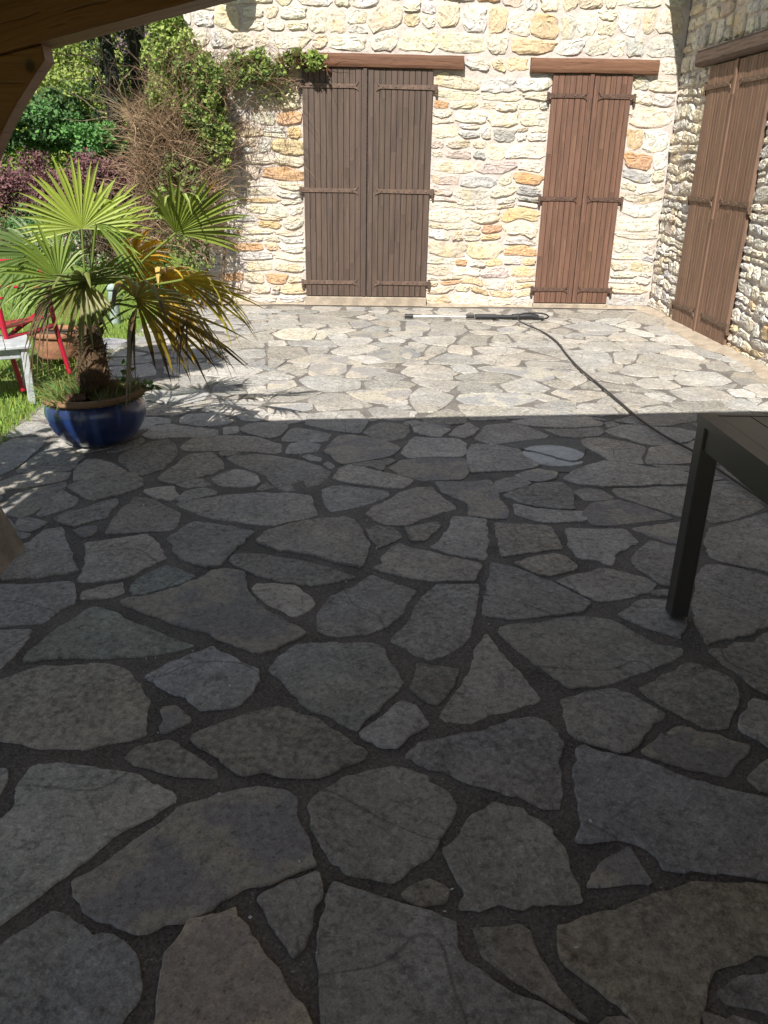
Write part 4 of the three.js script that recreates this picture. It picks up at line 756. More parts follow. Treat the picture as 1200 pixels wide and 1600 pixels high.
// ---------- the house at the end of the terrace ----------
rnd = mulberry(2024);
const WZ = -9.13, bw = (v) => [v[0], v[1], WZ + v[2]];
const house = thing('stone_house', 'pale rubble stone house wall with two pairs of brown shutters at the terrace end', 'house', [0, 0, 0]);
{
  const body = new THREE.BoxGeometry(6.2, 5.2, 5); body.translate(1.39, 2.6, WZ - 2.53); obj('wall_core', boxUV(body, 1.1), limeMat, house);
  const wall = obj('wall', limeFace(-1.70, 3.215, 0, 4.4, bw, 311), limeMat, house);
  const L = [-0.547, 0.744, 0.106, 2.275], D2 = [1.931, 2.732, 0.061, 2.268];
  const o = { gap: 0.009, h: (y) => y > 2.35 ? [0.15, 0.30] : y > 1.4 ? [0.09, 0.23] : [0.08, 0.17], w: (y) => y > 2.35 ? [0.19, 0.46] : [0.19, 0.46] };
  const sts = rubble([
    [-1.70, 0.01, L[0] - 0.004, 2.28, 0, 1], [L[1] + 0.004, 0.01, D2[0] - 0.004, 2.28, 1, 1], [D2[1] + 0.004, 0.01, 3.2, 2.28, 1, 0],
    [-1.70, 2.28, -0.63, 2.425, 0, 1], [1.05, 2.28, 1.69, 2.425, 1, 1], [2.98, 2.28, 3.2, 2.425, 1, 0], [-1.70, 2.43, 3.2, 4.3, 0, 0]], o);
  const accents = [[770, 30, OCHRE], [630, 60, BUFF], [575, 55, PALE], [560, 95, CREAM], [694, 165, ORANGE], [745, 240, GREY], [755, 270, GREY], [790, 205, GREY], [735, 210, PALE], [455, 175, ORANGE], [455, 190, OCHRE], [455, 270, ORANGE], [400, 310, OCHRE], [770, 370, OCHRE], [785, 345, ORANGE], [750, 360, BUFF], [715, 410, ORANGE], [820, 270, ORANGE], [735, 440, OCHRE], [790, 465, OCHRE], [425, 400, OCHRE], [420, 440, ORANGE], [985, 258, ORANGE], [995, 228, OCHRE], [990, 207, ORANGE], [840, 30, OCHRE], [850, 10, CREAM], [1000, 45, BUFF], [990, 70, GREY], [450, 440, OCHRE], [820, 430, OCHRE], [780, 390, OCHRE], [690, 455, BUFF]];
  for (const a of accents) { const q = at(a[0], a[1], 9.13); let b = null, bd = 9; for (const s of sts) { if (s.c) continue; const d = Math.hypot(s.cx - q.x, s.cy - q.y); if (d < bd) { bd = d; b = s; } } if (b && bd < 0.2) b.c = a[2]; }
  const seen = sts.filter((s) => s.cy < 3.05), high = sts.filter((s) => s.cy >= 3.05);
  seen.sort((a, b) => b.w * b.h - a.w * a.h);
  const build = (s) => { const low = 1 - sstep(s.cy, 0.3, 1.3); const c = s.c || pick([[CREAM, 4], [PALE, 4.5], [BUFF, 1 + 1.6 * low], [OCHRE, 0.1 + 0.8 * low], [ORANGE, 0.1 + 0.25 * low], [GREY, 0.5], [ROSE, 0.6]]), k = R(0.80, 1.03); return tint(rock(s, R(0.009, 0.023), bw, 0.85), [c[0] * k, c[1] * k * R(0.97, 1.03), c[2] * k * R(0.93, 1.06)]); };
  seen.forEach((s, i) => { if (i < 300) obj('stone', build(s), wallStoneMat, wall); });
  const rest = [...seen.slice(300), ...high]; if (rest.length) obj('more_stones', rest.map(build), wallStoneMat, wall).userData.kind = 'stuff';
  // window doors: sills, shutters, lintels
  const brownA = shutterMat([0.098, 0.066, 0.052]), brownB = shutterMat([0.165, 0.088, 0.060]), ironA = ironMat([0.20, 0.145, 0.12]), ironB = ironMat([0.16, 0.105, 0.085]);
  for (const [x0, x1, y] of [[L[0], L[1], L[2]], [D2[0], D2[1], D2[3] * 0 + D2[2]]]) { const g = bevelBox(x1 - x0 + 0.02, y - 0.012, 0.09, 0.006); g.translate((x0 + x1) / 2, (y - 0.012) / 2 + 0.002, WZ + 0.025); obj('door_sill', boxUV(g, 0.6), sandMat, house); }
  const mid = (L[0] + L[1]) / 2;
  shutterLeaf(house, mid - L[0] - 0.003, L[3] - L[2], 11, 1, (s) => s.position.set(L[0], L[2], WZ + 0.012), brownA, ironA, [0.14, 1.06, 2.02], true);
  shutterLeaf(house, L[1] - mid - 0.003, L[3] - L[2], 11, -1, (s) => s.position.set(L[1], L[2], WZ + 0.012), brownA, ironA, [0.14, 1.06, 2.02], false);
  const m2 = D2[0] + 0.415;
  shutterLeaf(house, m2 - D2[0] - 0.003, D2[3] - D2[2], 7, 1, (s) => s.position.set(D2[0], D2[2], WZ + 0.012), brownB, ironB, [0.14, 1.06, 2.02], true);
  shutterLeaf(house, D2[1] - m2 - 0.003, D2[3] - D2[2], 7, -1, (s) => s.position.set(D2[1], D2[2], WZ + 0.012), brownB, ironB, [0.14, 1.06, 2.02], false);
  for (const [x0, x1, y0, y1, c, s] of [[-0.62, 1.038, 2.285, 2.412, [0.20, 0.092, 0.05], 5], [1.70, 2.968, 2.278, 2.412, [0.23, 0.11, 0.06], 9]]) { const g = oldBeam(x1 - x0, y1 - y0, 0.14, s); g.translate((x0 + x1) / 2, (y0 + y1) / 2, WZ + 0.005); obj('lintel', g, beamMat(c, 0.8), house); }
}
// ---------- the side wing on the right ----------
rnd = mulberry(515);
const WX = 3.222, rw = (v) => [WX - v[2], v[1], v[0]];
const wing = thing('stone_wing', 'side wing of pale rubble stone with one pair of brown shutters on the right', 'house', [0, 0, 0]);
{
  const body = new THREE.BoxGeometry(3, 4, 13.1); body.translate(WX + 1.53, 2.0, -9.1 + 6.55); obj('wall_core', boxUV(body, 1.1), limeMat, wing);
  const wall = obj('wall', limeFace(-9.14, -3.2, 0, 3.5, rw, 312), limeMat, wing);
  const D3 = [-8.297, -7.027, 0.026, 2.286];
  const o = { gap: 0.010, h: (y) => y > 2.3 ? [0.12, 0.26] : [0.07, 0.15], w: (y) => y > 2.3 ? [0.15, 0.36] : [0.11, 0.30] };
  const sts = rubble([[-9.12, 0.01, D3[0] - 0.005, 2.29, 0, 1], [D3[1] + 0.005, 0.01, -4.6, 2.29, 1, 0], [-9.12, 2.29, -8.58, 2.45, 0, 1], [-6.95, 2.29, -4.6, 2.45, 1, 0], [-9.12, 2.46, -4.6, 3.45, 0, 0]], o);
  const vis = (s) => { const q = -s.cx; return s.cx < -5.4 && s.cy < 1.47 + q * 0.16 && 3.2 < 0.52 * q + 0.45 * (s.cy > 1 ? 0 : 1); };
  const seen = sts.filter(vis), other = sts.filter((s) => !vis(s)); seen.sort((a, b) => b.w * b.h - a.w * a.h);
  const build = (s) => { const low = 1 - sstep(s.cy, 0.1, 0.8); const c = pick([[PALE, 4], [CREAM, 3], [BUFF, 0.8 + low], [GREY, 0.7], [OCHRE, 0.1 + 0.8 * low], [ROSE, 0.3]]), k = R(0.88, 1.08); return tint(rock(s, R(0.016, 0.032), rw, 0.5), [c[0] * k, c[1] * k, c[2] * k * R(0.95, 1.05)]); };
  seen.forEach((s, i) => { if (i < 300) obj('stone', build(s), wallStoneMat, wall); });
  obj('more_stones', [...seen.slice(300), ...other].map(build), wallStoneMat, wall).userData.kind = 'stuff';
  const brownC = shutterMat([0.215, 0.13, 0.088]), ironC = ironMat([0.22, 0.16, 0.12]), h = D3[3] - D3[2], mid = (D3[0] + D3[1]) / 2;
  shutterLeaf(wing, mid - D3[0] - 0.003, h, 11, 1, (s) => { s.position.set(WX - 0.014, D3[2], D3[0]); s.rotation.y = -Math.PI / 2; }, brownC, ironC, [0.17, 1.15, 2.09], true);
  shutterLeaf(wing, D3[1] - mid - 0.003, h, 11, -1, (s) => { s.position.set(WX - 0.014, D3[2], D3[1]); s.rotation.y = -Math.PI / 2; }, brownC, ironC, [0.17, 1.15, 2.09], false);
  const g = oldBeam(1.62, 0.145, 0.16, 13); g.rotateY(Math.PI / 2); g.translate(WX - 0.01, 2.372, -7.76); obj('lintel', boxUV(g, 0.9), beamMat([0.16, 0.105, 0.08], 0.85), wing);
  const sl = bevelBox(0.08, 0.016, 1.3, 0.003); sl.translate(WX - 0.03, 0.012, -7.66); obj('door_sill', boxUV(sl, 0.6), sandMat, wing);
  const rf = new THREE.BoxGeometry(3.9, 0.09, 12.1); rf.rotateZ(0.3); rf.translate(2.82 + 1.86, 3.53 + 0.575, -9.14 + 6.0); obj('roof', boxUV(rf, 1), beamMat([0.3, 0.16, 0.1]), wing);
}
// ---------- timber canopy over the near half of the terrace ----------
{
  const c = thing('timber_canopy', 'orange brown timber canopy whose beam and curved brace cross the upper left corner', 'canopy', [-1.5, 0, -2.9]);
  const u = new THREE.Vector3(1, 0.226, 0.12).normalize(), w = new THREE.Vector3(-0.12, 0, 1).normalize(), n = new THREE.Vector3().crossVectors(w, u).normalize(), M = new THREE.Matrix4().makeBasis(u, n, w); M.setPosition(0, 1.621, 0);
  const wood = beamMat([0.29, 0.11, 0.03], 0.6);
  const part = (name, a0, a1, c0, c1, b0, b1, m = wood, s = 1) => { const g = bevelBox(a1 - a0, c1 - c0, b1 - b0, 0.006); g.translate((a0 + a1) / 2, (c0 + c1) / 2, (b0 + b1) / 2); const q = boxUV(g, s, a0, c0 + b0); q.applyMatrix4(M); return obj(name, q, m, c); };
  part('beam', -0.3, 5.0, 0, 0.2, 0, 0.13);
  part('eave_plate', -0.1, 0.06, 0.0, 0.16, 0.132, 4.6);
  for (let i = 1; i < 5; i++) part('rafter', -0.25, 4.95, 0.09, 0.2, i * 1.1, i * 1.1 + 0.08);
  for (let i = 0; i < 54; i++) part('roof_board', -0.35 + i * 0.1, -0.35 + i * 0.1 + 0.0996, 0.203, 0.225 + 0.001 * (i % 3), -0.1, 4.62);
  part('roof_covering', -0.37, 5.0, 0.2285, 0.238, -0.11, 4.65, beamMat([0.2, 0.12, 0.08], 0.9));
  // curved knee brace
  const s = new THREE.Shape(); const P = [[0.59, 0.0], [0.592, -0.035], [0.545, -0.075], [0.49, -0.125], [0.44, -0.18], [0.39, -0.245], [0.365, -0.28], [0.3, -0.40], [0.24, -0.55], [0.2, -0.68], [0.085, -0.72], [0.085, 0.0]];
  s.moveTo(...P[0]); for (const p of P.slice(1)) s.lineTo(...p);
  s.closePath(); const bg = new THREE.ExtrudeGeometry(s, { depth: 0.08, bevelEnabled: true, bevelSize: 0.004, bevelThickness: 0.004, bevelSegments: 1 });
  { const p = bg.attributes.position; for (let i = 0; i < p.count; i++) { const x = p.getX(i); p.setY(i, p.getY(i) + 0.226 * x + 1.618); p.setZ(i, p.getZ(i) + 0.12 * x + 0.025); } bg.computeVertexNormals(); } obj('brace', boxUV(bg, 1), wood, c);
  for (const [dx, dz] of [[0, 0.0], [-0.12 * 4, 4.35]]) {
    const pg = bevelBox(0.16, 1.6 - 0.2, 0.16, 0.006); pg.translate(dx, 0.2 + 0.7, dz + 0.07); obj('post', boxUV(pg, 1, dx, 0, true), wood, c);
    const q = new THREE.CylinderGeometry(0.165, 0.235, 0.215, 4, 4).toNonIndexed(); q.rotateY(Math.PI / 4); const pp = q.attributes.position; for (let i = 0; i < pp.count; i++) pp.setXYZ(i, pp.getX(i) + 0.008 * (fbm(pp.getY(i) * 12, pp.getZ(i) * 12, 2, 9) - 0.5), pp.getY(i) + 0.1, pp.getZ(i)); q.computeVertexNormals(); q.translate(dx + 0.0, 0, dz + 0.03); obj('plinth', boxUV(q, 0.5), sandMat, c);
  }
}
// ---------- garden table ----------
{
  const t = thing('garden_table', 'dark grey metal garden table with slatted top at the right edge', 'table', [1.10, 0, -2.53]);
  const metal = mat({ color: col(0.07, 0.066, 0.06), roughness: 0.33, metalness: 0.3, bumpMap: limeBump, bumpScale: 0.0004 });
  const W = 0.95, L = 1.9, T = 0.735, box = (name, x0, x1, y0, y1, z0, z1, b = 0.003) => { const g = bevelBox(x1 - x0, y1 - y0, z1 - z0, b); g.translate((x0 + x1) / 2, (y0 + y1) / 2, (z0 + z1) / 2); return obj(name, boxUV(g, 0.3), metal, t); };
  box('frame_rail', 0, 0.055, T - 0.028, T, 0, L, 0.004); box('frame_rail', W - 0.055, W, T - 0.028, T, 0, L, 0.004);
  box('frame_rail', 0.057, W - 0.057, T - 0.028, T - 0.001, 0, 0.03); box('frame_rail', 0.057, W - 0.057, T - 0.028, T - 0.001, L - 0.03, L);
  const n = 8, sw = (W - 0.114) / n; for (let i = 0; i < n; i++) box('slat', 0.057 + i * sw + 0.0025, 0.057 + (i + 1) * sw - 0.0025, T - 0.02, T - 0.002, 0.031, L - 0.031);
  box('apron', 0.012, 0.04, T - 0.105, T - 0.03, 0.06, L - 0.06); box('apron', W - 0.04, W - 0.012, T - 0.105, T - 0.03, 0.06, L - 0.06); box('apron', 0.06, W - 0.06, T - 0.105, T - 0.03, 0.012, 0.04); box('apron', 0.06, W - 0.06, T - 0.105, T - 0.03, L - 0.04, L - 0.012);
  for (const x of [0.004, W - 0.066]) for (const z of [0.004, L - 0.066]) box('leg', x, x + 0.062, 0.012, T - 0.03, z, z + 0.062, 0.004);
}
// ---------- pressure-washer lance and hose ----------
{
  const a = floorAt(632, 498), b = floorAt(645, 499), d = floorAt(728, 500), e = floorAt(800, 501), f = floorAt(838, 499); const y = 0.035;
  const k = (p, h = y) => new THREE.Vector3(p.x, h, p.z), z0 = -8.28; for (const p of [a, b, d, e, f]) p.z = z0 - 0.02 * p.x;
  const l = thing('washer_lance', 'black pressure washer lance with thin silver tube lying by the far wall', 'lance', [0, 0, 0]);
  const black = mat({ color: col(0.02, 0.02, 0.024), roughness: 0.45 }), steel = mat({ color: col(0.8, 0.8, 0.8), roughness: 0.45, metalness: 0.35 });
  obj('nozzle', tube([k(a), k(b)], 0.020, 2, 12), black, l); obj('tube', tube([k(b), k(d)], 0.006, 2, 10), steel, l);
  obj('grip', [tube([k(d), k(d.clone().lerp(e, 0.18))], 0.018, 2, 12), tube([k(d.clone().lerp(e, 0.2)), k(d.clone().lerp(e, 0.65))], 0.026, 2, 12), tube([k(d.clone().lerp(e, 0.64)), k(e)], 0.02, 2, 12)], black, l);
  obj('trigger_gun', [tube([k(e), k(e.clone().lerp(f, 0.3), 0.04), k(e.clone().lerp(f, 0.7), 0.045), k(f, 0.03)], 0.029, 12, 12), tube([k(f, 0.03), k(f.clone().add(new THREE.Vector3(0.05, 0, 0.02)), 0.03)], 0.016, 2, 10)], black, l);
  const H = [[848, 499, 0.03], [857, 496, 0.05], [852, 491, 0.09], [830, 489, 0.11], [812, 492, 0.10], [810, 500, 0.06], [822, 507, 0.03], [845, 517, 0.012], [868, 532, 0.012], [885, 553, 0.012], [905, 575, 0.012], [935, 600, 0.012], [965, 625, 0.012], [1000, 655, 0.012], [1040, 682, 0.012], [1085, 706, 0.012], [1130, 738, 0.012], [1165, 762, 0.012], [1200, 786, 0.012], [1260, 830, 0.012], [1330, 900, 0.012]];
  tag(obj('washer_hose', tube(H.map(([x, yy, h]) => floorAt(x, yy, h + 0.012)), 0.0072, 220, 8), mat({ color: col(0.028, 0.028, 0.032), roughness: 0.5 })), 'thin black hose running across the terrace from the lance to under the table', 'hose');
}
// ---------- satellite dish above the frame (its oval shadow falls on the house wall) ----------
{
  const t = 0.34, p = new THREE.Vector3(-1.11 - 0.287 * t, 2.77 + t + 0.02, -9.12 + 0.95 * t), s = thing('satellite_dish', 'small pale satellite dish on the house wall above the climbing plant', 'dish', p.toArray());
  const g = new THREE.SphereGeometry(0.5, 28, 8, 0, Math.PI * 2, 0, 0.30); g.translate(0, -0.48, 0); g.rotateX(Math.PI / 2); g.scale(1, 1.5, 1); obj('dish', g, mat({ color: col(0.6, 0.6, 0.58), roughness: 0.5 }), s);
  obj('bracket', tube([[0, 0, 0], [0, 0.05, -0.15], [0, 0.1, -0.33]], 0.014, 10, 8), mat({ color: col(0.4, 0.4, 0.4), roughness: 0.5, metalness: 0.6 }), s);
}
// ---------- blue pot, palm ----------
const POT = new THREE.Vector3(-1.425, 0, -4.42);
{
  const p = thing('glazed_pot', 'round blue glazed pot with tan rim standing at the lawn edge', 'pot', POT.toArray()); p.rotation.z = 0.035; p.position.y = 0.006; p.scale.set(1, 1.1, 1);
  const V = (l) => l.map((q) => new THREE.Vector2(...q));
  const g = new THREE.LatheGeometry(V([[0, 0.004], [0.155, 0.004], [0.185, 0.014], [0.215, 0.045], [0.244, 0.085], [0.262, 0.13], [0.267, 0.165], [0.262, 0.195], [0.25, 0.218], [0.245, 0.226], [0.225, 0.224], [0.222, 0.19]]), 64);
  const q = g.attributes.position; for (let i = 0; i < q.count; i++) { const a = Math.atan2(q.getZ(i), q.getX(i)), k = 1 + 0.006 * Math.sin(2 * a + 1) + 0.004 * Math.sin(q.getY(i) * 160); q.setX(i, q.getX(i) * k); q.setZ(i, q.getZ(i) * k); } g.computeVertexNormals();
  const glaze = tex(512, (u, v) => { const a = fbm(u * 12, v * 7, 5, 401, 12), b = fbm(u * 50, v * 30, 3, 402, 50), dr = sstep(fbm(u * 26, v * 1.6, 3, 403, 26), 0.62, 0.75); const l = 0.7 + 0.7 * (a - 0.45) + 0.25 * (b - 0.5) + 0.25 * dr; return [0.014 * l + 0.015 * dr, 0.036 * l + 0.03 * dr, 0.15 * l + 0.05 * dr]; });
  obj('body', g, new THREE.MeshPhysicalMaterial({ map: glaze, roughness: 0.32, clearcoat: 0.8, clearcoatRoughness: 0.12, side: THREE.DoubleSide }), p);
  const r = new THREE.LatheGeometry(V([[0.225, 0.2], [0.228, 0.229], [0.25, 0.233], [0.268, 0.226], [0.272, 0.238], [0.266, 0.252], [0.245, 0.256], [0.222, 0.25], [0.214, 0.2]]), 64);
  obj('rim', r, mat({ color: col(0.30, 0.17, 0.085), map: clayMap, bumpMap: clayMap, bumpScale: 0.004, roughness: 0.7 }), p);
  const so = new THREE.CircleGeometry(0.225, 32); so.rotateX(-Math.PI / 2); so.translate(0, 0.222, 0); obj('soil', so, mat({ color: col(0.05, 0.035, 0.022), bumpMap: jointBump, bumpScale: 0.02, roughness: 1 }), p);
}
function blade(list, p, d, len, w, bend, c, seg = 3) {       // a tapering bent blade
  const side = new THREE.Vector3().crossVectors(d, new THREE.Vector3(R(-1, 1), R(-0.2, 0.2), R(-1, 1))).normalize(), L = [];
  for (let i = 0; i <= seg; i++) { const t = i / seg, q = p.clone().addScaledVector(d, len * t); q.y -= bend * len * t * t; L.push([q, w * (1 - t) * (0.5 + 1.1 * Math.min(1, t * 3)) + 0.0004]); }
  for (let i = 0; i < seg; i++) { const [a, wa] = L[i], [b, wb] = L[i + 1]; const A = a.clone().addScaledVector(side, wa), B = a.clone().addScaledVector(side, -wa), C = b.clone().addScaledVector(side, -wb), D = b.clone().addScaledVector(side, wb); for (const q of [A, B, C, A, C, D]) { list.pos.push(q.x, q.y, q.z); list.col.push(...c); } }
}
const bag = () => ({ pos: [], col: [] }), unbag = (b) => geo(b.pos, null, b.col);
function fan(b, hub, a, s, o) {                              // palmate leaf: folded segments round the hub
  const n = new THREE.Vector3().crossVectors(a, s).normalize(), N = Math.round((o.n || 30) * 0.78);
  for (let i = 0; i < N; i++) {
    const f = (i + 0.5) / N * 2 - 1 + R(-0.012, 0.012), th = f * o.S, dir = a.clone().multiplyScalar(Math.cos(th)).addScaledVector(s, Math.sin(th)).addScaledVector(n, R(-0.05, 0.05) + (o.cup || 0.12)).normalize();
    const sd = new THREE.Vector3().crossVectors(n, dir).normalize(), len = o.R * (1 - 0.28 * f * f) * R(0.92, 1.06), wm = o.R * o.S / N * 0.47, dr = (o.droop || 0.1) * R(0.5, 1.5), c0 = o.c, k = R(0.85, 1.15), c = [c0[0] * k, c0[1] * k, c0[2] * k], tip = o.tip && rnd() < (o.tipP || 0.4) ? o.tip : c;
    const T = [0, 0.3, 0.55, 0.78, 1], Wd = [0.10, 0.62, 0.95, 0.62, 0.03], pts = [];
    const cv = R(-0.05, 0.05); let bend = rnd() < (o.brk || 0.1) ? R(0.5, 1.0) : 0;
    for (let j = 0; j < 5; j++) { const t = T[j], p = hub.clone().addScaledVector(dir, len * t); p.y -= (dr + 0.08) * len * t * t * t; p.addScaledVector(sd, cv * len * t * t); if (bend && t > 0.6) { p.y -= bend * len * (t - 0.6); p.addScaledVector(dir, -0.5 * bend * len * (t - 0.6)); } pts.push([p, wm * Wd[j]]); }
    for (let j = 0; j < 4; j++) {
      const [p, w] = pts[j], [q, v] = pts[j + 1], h = 0.55, A = p.clone().addScaledVector(sd, w).addScaledVector(n, w * h), B = p.clone().addScaledVector(sd, -w).addScaledVector(n, w * h), C = q.clone().addScaledVector(sd, -v).addScaledVector(n, v * h), D = q.clone().addScaledVector(sd, v).addScaledVector(n, v * h), cc = j > 2 ? tip : c;
      for (const z of [A, p, q, A, q, D, p, B, C, p, C, q]) { b.pos.push(z.x, z.y, z.z); b.col.push(...cc); }
    }
  }
}
const GRN = [0.17, 0.245, 0.033], LIM = [0.26, 0.33, 0.04], OLV = [0.10, 0.12, 0.022], YEL = [0.52, 0.33, 0.025], BRN = [0.12, 0.075, 0.03], DGR = [0.09, 0.15, 0.028];
function makePalm(name, label, base, trunkTop, fronds, r0, r1) {
  const t = thing(name, label, 'palm', base.toArray()), L = (v) => v.clone().sub(base);
  const top = L(trunkTop), tg = tube([[0, 0.02, 0], [top.x * 0.3, top.y * 0.4, top.z * 0.3], [top.x, top.y, top.z]], r1, 22, 16), p = tg.attributes.position; 
  for (let i = 0; i < p.count; i++) { const y = p.getY(i), f = clamp(y / top.y, 0, 1), cx = top.x * f * f, cz = top.z * f * f, k = lerp(r0 / r1, 1, f) * (1 + 0.5 * (fbm(Math.atan2(p.getZ(i) - cz, p.getX(i) - cx) * 3, y * 22, 3, 411) - 0.45)); p.setX(i, cx + (p.getX(i) - cx) * k); p.setZ(i, cz + (p.getZ(i) - cz) * k); }
  tg.computeVertexNormals(); obj('trunk', tg, barkMat([0.14, 0.085, 0.045]), t);
  const fb = bag(); for (let i = 0; i < 420; i++) { const f = R(0.05, 1), a = R(0, 6.28), rr = lerp(r0, r1, f), q = new THREE.Vector3(top.x * f * f + Math.cos(a) * rr * 0.9, top.y * f, top.z * f * f + Math.sin(a) * rr * 0.9); const dn = R(-0.6, 1); blade(fb, q, new THREE.Vector3(Math.cos(a) * 0.5 + R(-0.5, 0.5), dn, Math.sin(a) * 0.5 + R(-0.5, 0.5)).normalize(), R(0.03, 0.08), 0.002, R(0, 0.6), [0.12 * R(0.6, 1.3), 0.075 * R(0.7, 1.2), 0.04], 2); }
  for (let i = 0; i < 90; i++) { const f = R(0.12, 1), a = i * 2.4, rr = lerp(r0, r1, f), q = new THREE.Vector3(top.x * f * f + Math.cos(a) * rr * 0.85, top.y * f, top.z * f * f + Math.sin(a) * rr * 0.85), k = R(0.6, 1.2); blade(fb, q, new THREE.Vector3(Math.cos(a) * 0.55, 1, Math.sin(a) * 0.55).normalize(), R(0.04, 0.075), 0.011, 0, [0.15 * k, 0.10 * k, 0.055 * k], 3); }
  obj('trunk_fibre', unbag(fb), twigMat, t).userData.kind = 'stuff';
  for (const [hub, phi, tilt, psi, o] of fronds) {
    const h = L(hub), a = new THREE.Vector3(Math.cos(phi) * Math.cos(tilt), Math.sin(phi) * Math.cos(tilt), Math.sin(tilt)).normalize();
    let s = new THREE.Vector3().crossVectors(new THREE.Vector3(0, 0, 1), a); if (s.length() < 0.1) s.set(1, 0, 0); s.normalize().applyAxisAngle(a, psi);
    const b = bag(); fan(b, h, a, s, o); const f = obj('frond', unbag(b), palmLeaf, t);
    const st = top.clone().add(new THREE.Vector3(R(-0.02, 0.02), R(-0.05, 0), R(-0.02, 0.02))), md2 = st.clone().lerp(h, 0.5).add(new THREE.Vector3(0, 0.06, 0)), pg = tube([st, md2, h], 0.0065, 14, 6); obj('petiole', tint(pg.toNonIndexed(), o.pc || [0.13, 0.17, 0.03]), twigMat, f);
  }
  return t;
}
rnd = mulberry(99);
const d2r = Math.PI / 180, F = (x, y, z, phi, tilt, psi, o) => [at(x, y, z), phi * d2r, tilt * d2r, psi * d2r, { ...o, S: o.S * d2r }];
makePalm('fan_palm', 'small fan palm with green and yellowing fronds growing in the blue pot', POT.clone().setY(0.2), at(140, 505, 4.41), [
  F(128, 357, 4.36, 98, -8, 12, { S: 100, R: 0.375, c: LIM, n: 36, cup: 0.1, droop: 0.03, brk: 0.02 }),
  F(146, 364, 4.50, 42, -10, -20, { S: 62, R: 0.37, c: LIM, n: 24, cup: 0.05, droop: 0.05 }),
  F(150, 350, 4.30, -22, 20, 30, { S: 30, R: 0.34, c: GRN, n: 9, cup: 0.1, droop: 0.35 }),
  F(275, 364, 4.30, 52, 5, 28, { S: 68, R: 0.42, c: [0.22, 0.29, 0.038], n: 26, cup: 0.1, droop: 0.06, tip: YEL, tipP: 0.1 }),
  F(64, 402, 4.30, 165, 20, 40, { S: 82, R: 0.36, c: DGR, n: 26, droop: 0.25 }),
  F(92, 436, 4.22, 128, 15, 30, { S: 85, R: 0.34, c: GRN, n: 28, droop: 0.15 }),
  F(100, 395, 4.55, 140, -20, -20, { S: 60, R: 0.34, c: GRN, n: 20, droop: 0.2 }),
  F(132, 440, 4.14, 100, 62, 4, { S: 105, R: 0.34, c: [0.15, 0.17, 0.03], n: 28, droop: 0.05 }),
  F(150, 445, 4.2, 60, 20, 60, { S: 80, R: 0.34, c: GRN, n: 24, droop: 0.15 }),
  F(212, 466, 4.16, -3, 6, 52, { S: 95, R: 0.60, c: [0.28, 0.21, 0.025], n: 34, droop: 0.1, tip: BRN, tipP: 0.6, brk: 0.3 }),
  F(286, 437, 4.30, -8, 5, 50, { S: 58, R: 0.46, c: [0.38, 0.33, 0.035], n: 20, droop: 0.06, tip: BRN, tipP: 0.3, brk: 0.25 }),
  F(252, 430, 4.55, 10, -10, 55, { S: 95, R: 0.34, c: YEL, n: 24, droop: 0.3, tip: BRN, tipP: 0.4, brk: 0.25 }),
  F(205, 405, 4.68, 30, -20, 30, { S: 110, R: 0.27, c: [0.58, 0.33, 0.02], n: 26, droop: 0.25, brk: 0.2 }),
  F(235, 460, 4.4, -20, 0, 60, { S: 70, R: 0.44, c: YEL, n: 20, droop: 0.3, tip: BRN, tipP: 0.5, brk: 0.3 }),
  F(84, 458, 4.45, 238, 0, 60, { S: 55, R: 0.36, c: BRN, n: 18, droop: 0.5, brk: 0.2 }),
  F(132, 442, 4.10, 268, 12, 20, { S: 70, R: 0.30, c: [0.17, 0.16, 0.04], n: 18, droop: 0.1, tip: BRN }),
  F(300, 470, 4.25, 250, 0, 70, { S: 50, R: 0.26, c: BRN, n: 9, droop: 0.5 }),
  F(215, 480, 4.2, 260, 0, 70, { S: 60, R: 0.34, c: BRN, n: 10, droop: 0.6 }),
], 0.082, 0.055);
